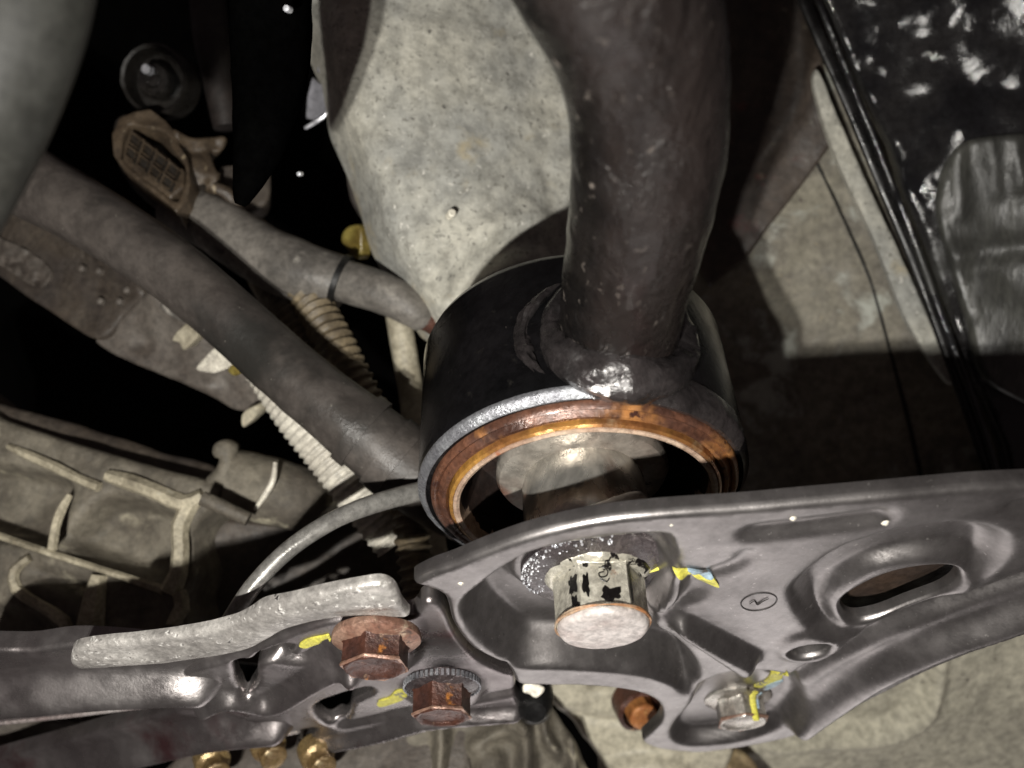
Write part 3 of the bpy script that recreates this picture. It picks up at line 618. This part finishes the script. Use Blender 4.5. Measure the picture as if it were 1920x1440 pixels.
h2 = [(590, 1330), (604, 1316), (630, 1306), (662, 1296), (692, 1290), (697, 1302), (676, 1312), (660, 1322), (654, 1345), (640, 1358), (618, 1360), (600, 1350)]
HB = Height(PLL, [('line', [(380, 1320), (430, 1300), (500, 1312), (540, 1300), (580, 1275), (625, 1250), (660, 1240)], .05, .045),
                  ('line', [(560, 1398), (700, 1372), (800, 1345), (900, 1335), (970, 1330)], .045, .035),
                  ('line', [(640, 1362), (700, 1350), (790, 1330), (880, 1316), (965, 1300)], -.03, .03),
                  ('area', [(625, 1195), (700, 1165), (780, 1180), (800, 1215), (770, 1250), (700, 1262), (640, 1245)], .03, .03),
                  ('area', [(755, 1280), (790, 1258), (850, 1252), (900, 1262), (915, 1290), (880, 1320), (800, 1325), (762, 1305)], .03, .03),
                  ('line', [(500, 1232), (560, 1240), (600, 1225), (625, 1205)], -.04, .03)])
obj('bracket_sheet', *relief(PLL, body, [h1, h2], HB, .0095, .03, .014), M['lowrail'], br)
def ch(pts, m, flat, name, wob=.03): return obj(name, *sweep([PLL.hit(p[0], p[1]) + p[3] * A for p in pts], [p[2] * PLL.hit(p[0], p[1])[1] / F for p in pts], seg=40, flat=flat, wob=wob, k=10), m, br)
PC = PT(.192)
for (o_, fe_, nm) in (
    ([(-80, 1240), (60, 1222), (150, 1212), (300, 1222), (415, 1236), (428, 1260), (425, 1306), (400, 1313), (250, 1328), (100, 1346), (-80, 1366)],
     [('line', [(-120, 1298), (60, 1284), (200, 1272), (330, 1266), (380, 1268)], .085, .085)], 'channel'),
    ([(-80, 1452), (0, 1428), (140, 1390), (260, 1354), (367, 1322), (460, 1320), (540, 1324), (582, 1336), (584, 1364), (560, 1372), (467, 1391), (330, 1416), (200, 1442), (60, 1480), (-80, 1520)],
     [('line', [(-120, 1490), (60, 1440), (260, 1392), (400, 1360), (520, 1348)], .08, .075)], 'channel')):
    obj(nm, *relief(PC, o_, (), Height(PC, fe_), .0105, .04, .012), M['lowrail'], br)
for q in ([(-60, 1361), (100, 1345), (250, 1327), (400, 1312), (424, 1304)], [(-60, 1513), (60, 1479), (200, 1441), (330, 1415), (467, 1390), (560, 1371)]):
    obj('channel_lip', *sweep([PC.hit(*p) + .0 * A for p in q], [.007], seg=12, wob=.1), M['lipm'], br)
paint([(561, 1208), (576, 1197), (604, 1191), (619, 1191), (619, 1200), (596, 1207), (573, 1213)], M['yellow'], br, PLL, HB)
paint([(708, 1314), (729, 1307), (740, 1296), (754, 1290), (763, 1298), (759, 1307), (734, 1318), (712, 1323)], M['yellow'], br, PLL, HB)
# mottled strap
PS = PT(.27)
st_o = [(131, 1236), (138, 1222), (160, 1215), (233, 1208), (300, 1200), (383, 1186), (433, 1174), (467, 1158), (496, 1141), (542, 1131), (623, 1112), (695, 1100), (722, 1101), (740, 1112), (752, 1128), (762, 1148), (768, 1158), (740, 1160), (695, 1158), (623, 1163), (540, 1182), (500, 1202), (467, 1220), (383, 1236), (300, 1246), (233, 1252), (155, 1256), (136, 1249)]
HS = Height(PS, [('line', [(150, 1240), (300, 1230), (400, 1212), (470, 1190), (520, 1160), (620, 1135), (750, 1130)], .010, .05), ('noise', .002, 14, 4.)])
tagit(obj('strap', *relief(PS, st_o, (), HS, .009, .012, .014), M['strap']), 'pale mottled metal strap lying along the top of the bottom left bracket', 'strap')

# brass bolts under the bracket
plate2 = thing('dark_cover', 'dark cover plate at the bottom edge carrying the yellow bolts', 'engine cover', PX(560, 1440, 2.75))
pd = plane3((350, 1440, 2.8), (760, 1400, 2.8), (600, 1500, 2.72))
obj('cover_sheet', *relief(pd, [(330, 1420), (500, 1370), (700, 1340), (860, 1330), (880, 1400), (830, 1520), (330, 1520)], (), Height(pd, [('noise', .02, 5, 1.)]), .014, .06, .02), M['engmid'], plate2)
zax = np.array([.50, -.80, -.30]); zax /= np.linalg.norm(zax); zx = np.cross(zax, [0, 0, 1.]); zx /= np.linalg.norm(zx); zy = np.cross(zax, zx)
for (px_, py_, lab) in ((400, 1432, 'leftmost of the three yellow zinc bolts, cut by the bottom edge'), (505, 1402, 'middle and highest of the three yellow zinc bolts along the bottom edge'), (597, 1420, 'rightmost of the three yellow zinc bolts, below the grey bracket rail')):
    c = PX(px_, py_, 2.62); b = thing('hex_bolt', lab, 'bolt', c, 'yellow zinc bolts below the bracket')
    obj('bolt_flange', *lathe([(.0, -.05), (.05, -.05), (.052, -.01), (.05, .0), (.035, .01)], c, zax, zx, zy, seg=32), M['brass'], b)
    obj('hex_head', *hexhead(c, .040, .052, .2, ax=zax, x=zx, y=zy), M['brass'], b)

# bottom centre casting with ribs
pf = plane3((780, 1400, 2.8), (1080, 1400, 2.8), (930, 1500, 2.75))
H = Height(pf, [('line', [(828, 1350), (830, 1400), (824, 1500)], .09, .035), ('line', [(960, 1345), (985, 1370), (985, 1500)], .09, .045), ('line', [(890, 1400), (930, 1375), (980, 1365)], .06, .04),
                ('line', [(1015, 1340), (1025, 1385), (1045, 1410)], .08, .03), ('line', [(1068, 1380), (1075, 1440), (1070, 1500)], .08, .03), ('area', [(885, 1410), (930, 1390), (960, 1420), (950, 1500), (880, 1500)], .06, .05), ('noise', .02, 7, 3.)])
tagit(obj('ribbed_casting', *relief(pf, [(760, 1370), (850, 1330), (950, 1320), (1020, 1315), (1060, 1362), (1092, 1420), (1112, 1530), (770, 1530)], (), H, .010, .1, .02), M['engine']), 'brown casting with pale upright ribs at the bottom centre edge', 'engine casting')
# black plug and pale chip
c = PX(1000, 1318, 2.5); dk = np.array([.1, -1, -.2]); dk /= np.linalg.norm(dk); dx_ = np.cross(dk, [0, 0, 1.]); dx_ /= np.linalg.norm(dx_); dy_ = np.cross(dk, dx_)
tagit(obj('rubber_plug', *lathe([(.0, .05), (.03, .05), (.05, .03), (.062, -.02), (.065, -.08), (.06, -.2)], c, dk, dx_, dy_, seg=40), M['band']), 'black round plug between the two brackets at the bottom', 'plug')
pw = Plane(PX(1000, 1292, 2.38), [0, -1, .2])
tagit(obj('pale_chip', *relief(pw, [(980, 1297), (984, 1281), (1004, 1281), (1022, 1292), (1006, 1309), (992, 1302)], (), None, .008, .02, .005), M['chip']), 'small pale yellow chip between the two brackets at the bottom', 'chip')

# ================================================================== LEFT ENGINE BAY
# engine casting bottom left
pe = plane3((50, 850, 2.75), (350, 950, 2.65), (150, 1200, 2.6))
H = Height(pe, [('noise', .02, 5, 1.), ('area', [(205, 935), (335, 972), (325, 1090), (125, 1030), (150, 975)], -.12, .018), ('area', [(-60, 880), (40, 880), (125, 905), (120, 960), (90, 1020), (-60, 985)], -.12, .018),
                ('area', [(60, 1062), (185, 1092), (175, 1128), (70, 1090)], -.05, .02), ('area', [(-100, 1130), (40, 1140), (110, 1175), (130, 1260), (-100, 1300)], -.07, .04)])
t = thing('engine_block', 'dusty brown ribbed engine casting at the lower left', 'engine casting', pe.hit(200, 1050))
obj('block_face', *relief(pe, [(-120, 740), (0, 785), (130, 828), (280, 872), (400, 905), (410, 935), (375, 970), (352, 1010), (362, 1070), (345, 1120), (348, 1165), (330, 1195), (250, 1230), (120, 1290), (-120, 1320)], (), H, .0125, .2, .025), M['engine'], t)
ribm = mat('pale worn casting rib', (.44, .395, .29), (.20, .175, .125), 9, .6, 0, .4, 60, [((.55, .52, .42), 14, .62, .74)])
def rib(pts, rp): 
    c = [pe.hit(p[0], p[1]) + .012 * pe.n for p in pts]; return obj('rib', *sweep(c, [r * 1.15 * q[1] / F for r, q in zip(rp, c)], seg=6, wob=.05, k=2), ribm, t, sharp=28)
rib([(20, 838), (60, 856), (110, 878), (150, 898), (190, 914)], [5, 8, 9, 8, 9])
rib([(205, 893), (250, 906), (300, 925), (350, 945), (385, 930)], [10, 14, 14, 15, 12])
rib([(-60, 982), (0, 1004), (100, 1038), (200, 1070), (310, 1106)], [6, 6, 6, 6, 8])
rib([(136, 928), (120, 955), (108, 990), (102, 1032)], [5, 8, 8, 8])
rib([(362, 945), (342, 985), (342, 1030), (338, 1075), (322, 1110)], [14, 15, 14, 15, 18])
rib([(60, 1046), (32, 1070), (36, 1105), (80, 1135), (125, 1165), (145, 1215)], [7, 9, 9, 9, 10, 12])
rib([(190, 1078), (180, 1130), (172, 1190), (170, 1240)], [14, 20, 24, 26])
rib([(340, 1110), (345, 1140), (325, 1170), (345, 1163)], [12, 14, 10, 4])
p2 = plane3((0, 800, 2.85), (400, 900, 2.8), (200, 700, 3.0))
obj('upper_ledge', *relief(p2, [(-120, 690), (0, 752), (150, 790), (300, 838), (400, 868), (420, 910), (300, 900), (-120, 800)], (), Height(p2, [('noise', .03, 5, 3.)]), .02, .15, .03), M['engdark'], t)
p3 = plane3((400, 900, 2.68), (600, 950, 2.75), (500, 1100, 2.7))
obj('ear_boss', *relief(Plane(p3.o + .03 * p3.n, p3.n), [(396, 848), (402, 832), (422, 824), (444, 834), (446, 858), (462, 882), (486, 892), (482, 940), (450, 930), (400, 912), (384, 900), (402, 880), (410, 862), (402, 858)], (), Height(p3, [('noise', .02, 12, 3.)]), .009, .1, .03), M['engine'], t)
obj('round_boss', *pxtube([(440, 905, 2.74, 62), (500, 918, 2.74, 64), (560, 935, 2.76, 60), (592, 950, 2.78, 52), (604, 955, 2.8, 40)], seg=40, wob=.04), M['engine'], t)
obj('boss_ridge', *pxtube([(516, 868, 2.62, 4), (512, 900, 2.60, 6), (497, 928, 2.6, 6), (478, 955, 2.62, 3)], seg=10), M['chip'], t)
obj('boss_pin', *pxtube([(380, 934, 2.52, 14), (420, 952, 2.52, 14), (466, 974, 2.52, 13)], seg=18, wob=.08), M['engine'], t)
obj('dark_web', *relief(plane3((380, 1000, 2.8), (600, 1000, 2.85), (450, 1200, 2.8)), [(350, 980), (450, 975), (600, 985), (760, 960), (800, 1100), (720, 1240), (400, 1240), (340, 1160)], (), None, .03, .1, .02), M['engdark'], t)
pz = plane3((0, 1380, 3.05), (400, 1350, 3.05), (200, 1440, 3.1))
obj('block_foot', *relief(pz, [(-100, 1330), (150, 1330), (330, 1318), (420, 1318), (400, 1345), (250, 1400), (150, 1440), (-100, 1520)], (), Height(pz, [('line', [(145, 1388), (200, 1365), (280, 1345), (340, 1330)], .05, .04), ('noise', .02, 6, 3.)]), .014, .1, .02), M['engine'], t)
obj('block_foot', *relief(Plane(pz.o + .03 * pz.n, pz.n), [(-100, 1350), (130, 1345), (150, 1375), (130, 1400), (20, 1425), (-100, 1440)], (), None, .014, .05, .02), M['engmid'], t)

# dark engine cover behind the long hose
pv = plane3((0, 400, 3.0), (250, 540, 2.85), (100, 600, 2.9))
t = thing('engine_cover', 'dark oily brown cover slab behind the long grey hose', 'engine cover', pv.hit(120, 480))
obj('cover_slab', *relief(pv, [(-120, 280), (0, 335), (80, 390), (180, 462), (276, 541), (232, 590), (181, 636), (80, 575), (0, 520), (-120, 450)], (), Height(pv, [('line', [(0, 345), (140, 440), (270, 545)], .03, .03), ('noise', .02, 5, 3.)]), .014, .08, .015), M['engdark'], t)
for i, p in enumerate([(158, 505), (190, 510), (242, 545), (228, 567), (192, 566)]):
    c = pv.hit(*p) + .012 * pv.n; obj('rivet', *lathe([(.014, -.01), (.012, .005), (.006, .010), (.0001, .011)], c, pv.n, pv.u, pv.v, seg=12), M['engmid'], t)
obj('ridged_label', *relief(Plane(pv.o + .012 * pv.n, pv.n), [(-60, 410), (0, 445), (50, 468), (94, 508), (70, 538), (0, 498), (-60, 470)], (), Height(pv, [('noise', .02, 30, 3.)]), .008, .02, .004), M['engmid'], t)
pv2 = plane3((190, 640, 2.9), (280, 545, 2.8), (430, 700, 2.8))
obj('lower_slab', *relief(pv2, [(181, 634), (230, 592), (280, 545), (350, 590), (440, 655), (520, 745), (500, 772), (440, 770), (380, 735), (300, 700), (240, 672)], (), Height(pv2, [('line', [(190, 640), (300, 690), (400, 720)], .03, .05), ('disc', pv2.uv(270, 640), .03, -.02, .02), ('noise', .02, 6, 3.)]), .012, .08, .02), M['engmid'], t)
pch = plane3((300, 570, 2.7), (350, 600, 2.68), (400, 690, 2.7))
for poly, mm in (([(298, 578), (312, 567), (350, 598), (340, 606)], 'hoselite'), ([(335, 618), (352, 604), (372, 618), (364, 640), (342, 658), (332, 645), (320, 638)], 'pipe'), ([(366, 692), (384, 668), (404, 652), (424, 662), (440, 678), (420, 694), (392, 700)], 'chip'), ([(424, 694), (446, 678), (462, 688), (440, 706)], 'tag'), ([(450, 790), (456, 772), (478, 762), (480, 778), (466, 794), (452, 804)], 'pipe'), ([(500, 762), (528, 745), (524, 765), (508, 776)], 'pipe')):
    obj('bare_metal_patch', *relief(pch, poly, (), Height(pch, [('noise', .012, 20, 3.)]), .008, .04, .008), M[mm], t)

# hoses
tagit(obj('long_hose', *pxtube([(-60, 270, 2.75, 72), (60, 345, 2.7, 68), (160, 400, 2.62, 63), (300, 490, 2.55, 60), (420, 588, 2.5, 59), (540, 696, 2.46, 61), (640, 778, 2.42, 65), (720, 842, 2.42, 70), (800, 905, 2.44, 72), (900, 960, 2.5, 70)], seg=56, wob=.02), M['hose']), 'long dark grey hose running diagonally from upper left to the bushing', 'hose')
for i, (q, r) in enumerate((((668, 800, 2.42, 72), (688, 816, 2.42, 73)), ((722, 844, 2.42, 74), (752, 868, 2.42, 75)), ((772, 884, 2.43, 76), (786, 894, 2.43, 76)))):
    obj('boot_ring', *pxtube([q[:3] + (q[3] + 2,), r[:3] + (r[3] + 2,)], seg=48, k=4), M['hose'], bpy.data.objects['long_hose'])
hs = thing('branch_hose', 'lighter grey hose with black band and bent end, above the long hose', 'hose', PX(560, 500, 2.8))
obj('hose_tube', *pxtube([(330, 390, 2.95, 50), (400, 420, 2.9, 52), (480, 470, 2.85, 56), (560, 508, 2.8, 58), (640, 530, 2.78, 50)], seg=40, wob=.03), M['hoselite'], hs)
obj('clamp_band', *pxtube([(634, 524, 2.77, 51), (644, 528, 2.77, 51)], seg=40, k=2), M['band'], hs)
obj('bent_end', *pxtube([(642, 526, 2.77, 40), (690, 540, 2.74, 40), (740, 560, 2.72, 38), (775, 582, 2.72, 33), (795, 600, 2.74, 26)], seg=36, wob=.05), M['hoselite'], hs)
obj('rusty_tip', *pxtube([(780, 590, 2.72, 24), (805, 602, 2.74, 22), (835, 622, 2.78, 20)], seg=24, wob=.1), M['rustbolt'], hs)
obj('torn_sleeve', *pxtube([(470, 505, 2.76, 14), (490, 520, 2.76, 18), (530, 545, 2.76, 14), (590, 560, 2.76, 12), (625, 565, 2.77, 6)], seg=14, flat=.4), M['hoselite'], hs)
# near blurred tube in the corner
tagit(obj('near_tube', *pxtube([(75, -160, 1.15, 118), (40, 20, 1.15, 118), (-10, 160, 1.15, 118), (-70, 300, 1.15, 112), (-160, 460, 1.15, 110)], seg=48), M['tube']), 'blurred grey green tube close to the lens in the top left corner', 'tube')
# corrugated conduits
tagit(obj('corrugated_conduit', *corrtube([(545, 500, 2.84, 34), (580, 560, 2.78, 34), (625, 640, 2.70, 34), (668, 720, 2.66, 32), (730, 830, 2.64, 30), (760, 930, 2.58, 30), (780, 1060, 2.50, 32), (790, 1160, 2.45, 32)], .030, .14), M['corr']), 'tan corrugated conduit passing behind the long hose, right of the dark one', 'conduit', 'corrugated conduits by the long hose')
tagit(obj('corrugated_conduit', *corrtube([(470, 430, 3.0, 30), (500, 520, 2.9, 32), (545, 590, 2.8, 30), (600, 680, 2.75, 30)], .026, .14), M['corrdark']), 'dark brown corrugated conduit behind the long hose, left of the tan one', 'conduit', 'corrugated conduits by the long hose')
tagit(obj('corrugated_conduit', *corrtube([(500, 690, 2.72, 40), (560, 780, 2.68, 42), (620, 858, 2.66, 42), (680, 940, 2.64, 40), (740, 1020, 2.64, 38)], .024, .07), M['corrwhite']), 'white corrugated conduit emerging below the long hose', 'conduit', 'corrugated conduits by the long hose')
# pale pipe
tagit(obj('pale_pipe', *pxtube([(715, 400, 2.95, 22), (735, 500, 2.9, 22), (748, 600, 2.86, 24), (765, 700, 2.84, 24), (778, 800, 2.82, 22), (800, 940, 2.8, 22), (822, 1060, 2.78, 22)], seg=24, wob=.06), M['pipe']), 'pale upright pipe just left of the bushing housing', 'pipe')
tagit(obj('curved_rod', *pxtube([(405, 1215, 2.08, 17), (440, 1150, 2.06, 17), (482, 1090, 2.06, 17), (542, 1030, 2.08, 17), (620, 978, 2.12, 17), (700, 945, 2.18, 18), (800, 918, 2.3, 19)], seg=20, wob=.03, k=10), M['rod']), 'thin grey curved rod from the strap up to the bushing housing', 'rod')
# elongated dull hook and tags at the dark top
tagit(obj('yellow_tag', *relief(plane3((650, 420, 2.9), (680, 430, 2.85), (665, 480, 2.9)), [(640, 440), (650, 425), (668, 422), (676, 440), (675, 480), (666, 486), (650, 470), (640, 456)], (), Height(plane3((650, 420, 2.9), (680, 430, 2.85), (665, 480, 2.9)), [('noise', .006, 14, 1.)]), .008, .03, .01), M['tag']), 'yellow plastic tag in the dark gap left of the grey casting', 'tag')
tagit(obj('thin_lever', *pxtube([(655, 330, 3.0, 5), (668, 370, 3.0, 12), (684, 400, 3.0, 12), (694, 425, 3.0, 6)], seg=14), M['hose']), 'thin grey lever just above the yellow tag', 'lever')
pk = Plane(PX(598, 190, 2.9), [-.25, -1, -.25])
t = thing('metal_clip', 'bright angular metal clip in the dark gap, upper left of the grey casting', 'clip', pk.hit(595, 190))
obj('clip_blade', *relief(pk, [(585, 145), (600, 158), (612, 150), (624, 140), (615, 205), (590, 225), (573, 222), (576, 180)], (), None, .01, .01, .003, raw=True), mat('dull grey clip', (.30, .30, .33), None, 5, .4, .1, .1, 50), t)
obj('clip_edge', *pxtube([(572, 240, 2.96, 3), (592, 228, 2.95, 4), (614, 208, 2.94, 3), (625, 142, 2.93, 1.5)], seg=8, k=3), M['glint'], t)
obj('clip_blade', *relief(pk, [(594, 130), (612, 92), (620, 100), (610, 122), (600, 136)], (), None, .008, .01, .002), mat('dull grey clip', (.30, .30, .33), None, 5, .4, .1, .1, 50), t)
for p, lab in (((538, 16), 'tiny bright bead added as a glint near the top edge, in the dark gap'), ((561, 326), 'tiny bright bead added as a glint in the dark gap, below the bright clip')):  # small bright beads put in for glints on the black boot
    c = PX(*p, 1.68 if p[1] < 100 else 2.4); tagit(obj('glint_bead', *lathe([(.007, -.012), (.007, 0), (.006, .004), (.0001, .005)], c, np.array([-.2, -.95, -.2]), np.array([1., -.2, 0]), np.array([0, -.2, 1.]), seg=10), M['glint']), lab, 'bolt')
# round black socket above the connector
sc = PX(290, 150, 2.95); sn = np.array([-.1, -.98, -.15]); sn /= np.linalg.norm(sn); sx = np.cross(sn, [0, 0, 1.]); sx /= np.linalg.norm(sx); sy = np.cross(sn, sx)
glossb = mat('gloss black plastic', (.010, .010, .010), (.018, .016, .014), 5, .12, 0, .2, 20, spec=.9)
t = thing('round_socket', 'round glossy black socket above the brown connector', 'socket', sc)
obj('socket_rim', *lathe([(.115, -.1), (.118, .0), (.112, .012), (.102, .006), (.098, -.02), (.095, -.06), (.0001, -.06)], sc, sn, sx, sy, seg=64, wob=.004, wsc=12), mat('sooty socket rim', (.018, .016, .014), None, 8, .4, 0, .3, 30, spec=.3), t)
obj('socket_core', *lathe([(.06, -.06), (.062, -.01), (.05, .012), (.03, .016), (.02, .004), (.0001, .004)], sc, sn, sx, sy, seg=48, wob=.004, wsc=16), glossb, t)
obj('socket_screw', *hexhead(PX(281, 132, 2.9), .016, .03, .4, ax=sn, x=sx, y=sy), M['glint'], t)

# connector
pcn = plane3((240, 250, 2.85), (345, 320, 2.80), (320, 375, 2.76))
t = thing('wiring_connector', 'brown plastic wiring connector with a grid of eight cavities, upper left', 'connector', pcn.hit(290, 300))
obj('connector_shell', *relief(pcn, [(210, 250), (222, 222), (250, 208), (282, 204), (310, 225), (332, 250), (334, 268), (352, 298), (358, 340), (350, 372), (330, 398), (318, 384), (232, 318), (212, 290)],
    [[(240, 236), (262, 236), (290, 240), (310, 250), (322, 262), (322, 276), (344, 306), (348, 334), (336, 372), (318, 370), (236, 306), (228, 280)]], Height(pcn, [('noise', .01, 12, 1.)]), .008, .16, .006, raw=True), M['conn'], t)
obj('shell_back', *relief(Plane(pcn.o - .09 * pcn.n, pcn.n), [(215, 225), (280, 215), (345, 265), (385, 345), (330, 395), (230, 325)], (), None, .02, .05, .01), M['conndark'], t)
ins = Plane(pcn.o - .0 * pcn.n, pcn.n)
obj('connector_insert', *relief(ins, [(246, 240), (298, 280), (346, 318), (344, 350), (318, 372), (270, 338), (228, 302), (232, 270)], (), None, .01, .09, .01, raw=True), M['conn'], t)
def bil(u, v):
    a, b, c, d = map(np.array, ((247, 246), (343, 322), (322, 366), (233, 296))); return (a * (1 - u) + b * u) * (1 - v) + (d * (1 - u) + c * u) * v
for i in range(4):
    for j in range(2):
        g = .06; q = [bil((i + .14) / 4, (j + .14) / 2), bil((i + .86) / 4, (j + .14) / 2), bil((i + .86) / 4, (j + .86) / 2), bil((i + .14) / 4, (j + .86) / 2)]
        qi = [bil((i + .32) / 4, (j + .32) / 2), bil((i + .68) / 4, (j + .32) / 2), bil((i + .68) / 4, (j + .68) / 2), bil((i + .32) / 4, (j + .68) / 2)]
        cell = obj('terminal_cavity', *relief(Plane(ins.o + .006 * ins.n, ins.n), q, (), None, .008, .008, 0, raw=True), M['conndark'], t, smooth=False)
        o_ = [ins.P(np.array([ins.uv(*p)]), np.array([.014]))[0] for p in q + [q[0]]]
        obj('cavity_rim', *sweep(o_, [.0035], seg=6, smoothp=False), M['conn'], cell)
pcb = plane3((340, 270, 2.85), (430, 260, 2.95), (370, 380, 2.85))
obj('connector_body', *relief(pcb, [(326, 240), (360, 252), (400, 252), (424, 252), (430, 262), (418, 280), (400, 282), (408, 315), (418, 322), (412, 350), (398, 372), (370, 386), (332, 396), (350, 370), (356, 335), (350, 298), (332, 268)], (), Height(pcb, [('line', [(340, 275), (380, 278), (410, 270)], -.03, .03), ('line', [(360, 330), (385, 352), (400, 345)], -.03, .025), ('noise', .02, 10, 1.)]), .009, .14, .02), M['conn'], t)
obj('locking_tab', *pxtube([(398, 350, 2.85, 9), (425, 362, 2.86, 12), (445, 385, 2.88, 9), (458, 398, 2.9, 3)], seg=12, flat=.5), M['conn'], t)
pbx = plane3((400, 310, 3.0), (500, 300, 3.05), (450, 380, 3.0))
obj('rear_housing', *relief(pbx, [(410, 315), (470, 308), (498, 300), (508, 340), (500, 380), (460, 395), (430, 370)], (), None, .014, .1, .01), M['engdark'], t)
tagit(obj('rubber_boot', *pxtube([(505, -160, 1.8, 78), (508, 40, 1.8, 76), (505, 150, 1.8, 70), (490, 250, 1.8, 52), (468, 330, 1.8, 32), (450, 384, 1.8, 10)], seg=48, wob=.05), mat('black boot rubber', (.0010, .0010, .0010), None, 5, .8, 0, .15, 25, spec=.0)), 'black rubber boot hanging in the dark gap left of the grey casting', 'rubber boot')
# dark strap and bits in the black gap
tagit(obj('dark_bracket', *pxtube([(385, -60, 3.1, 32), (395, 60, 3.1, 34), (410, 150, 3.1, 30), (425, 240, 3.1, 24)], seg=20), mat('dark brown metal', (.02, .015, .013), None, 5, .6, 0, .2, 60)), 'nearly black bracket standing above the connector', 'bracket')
# the firewall far behind everything, coloured black for the unlit depth
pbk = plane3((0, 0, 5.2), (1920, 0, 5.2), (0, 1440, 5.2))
o = obj('firewall', *relief(pbk, [(-700, -500), (2700, -500), (2700, 2000), (-700, 2000)], (), Height(pbk, [('noise', .15, 1.2, 1.)]), .2, .1, 0, raw=True), mat('shade black bulkhead', (.0012, .0011, .001), None, 2, .9, 0, .1, 20, spec=.05)); tagit(o, kind='structure')
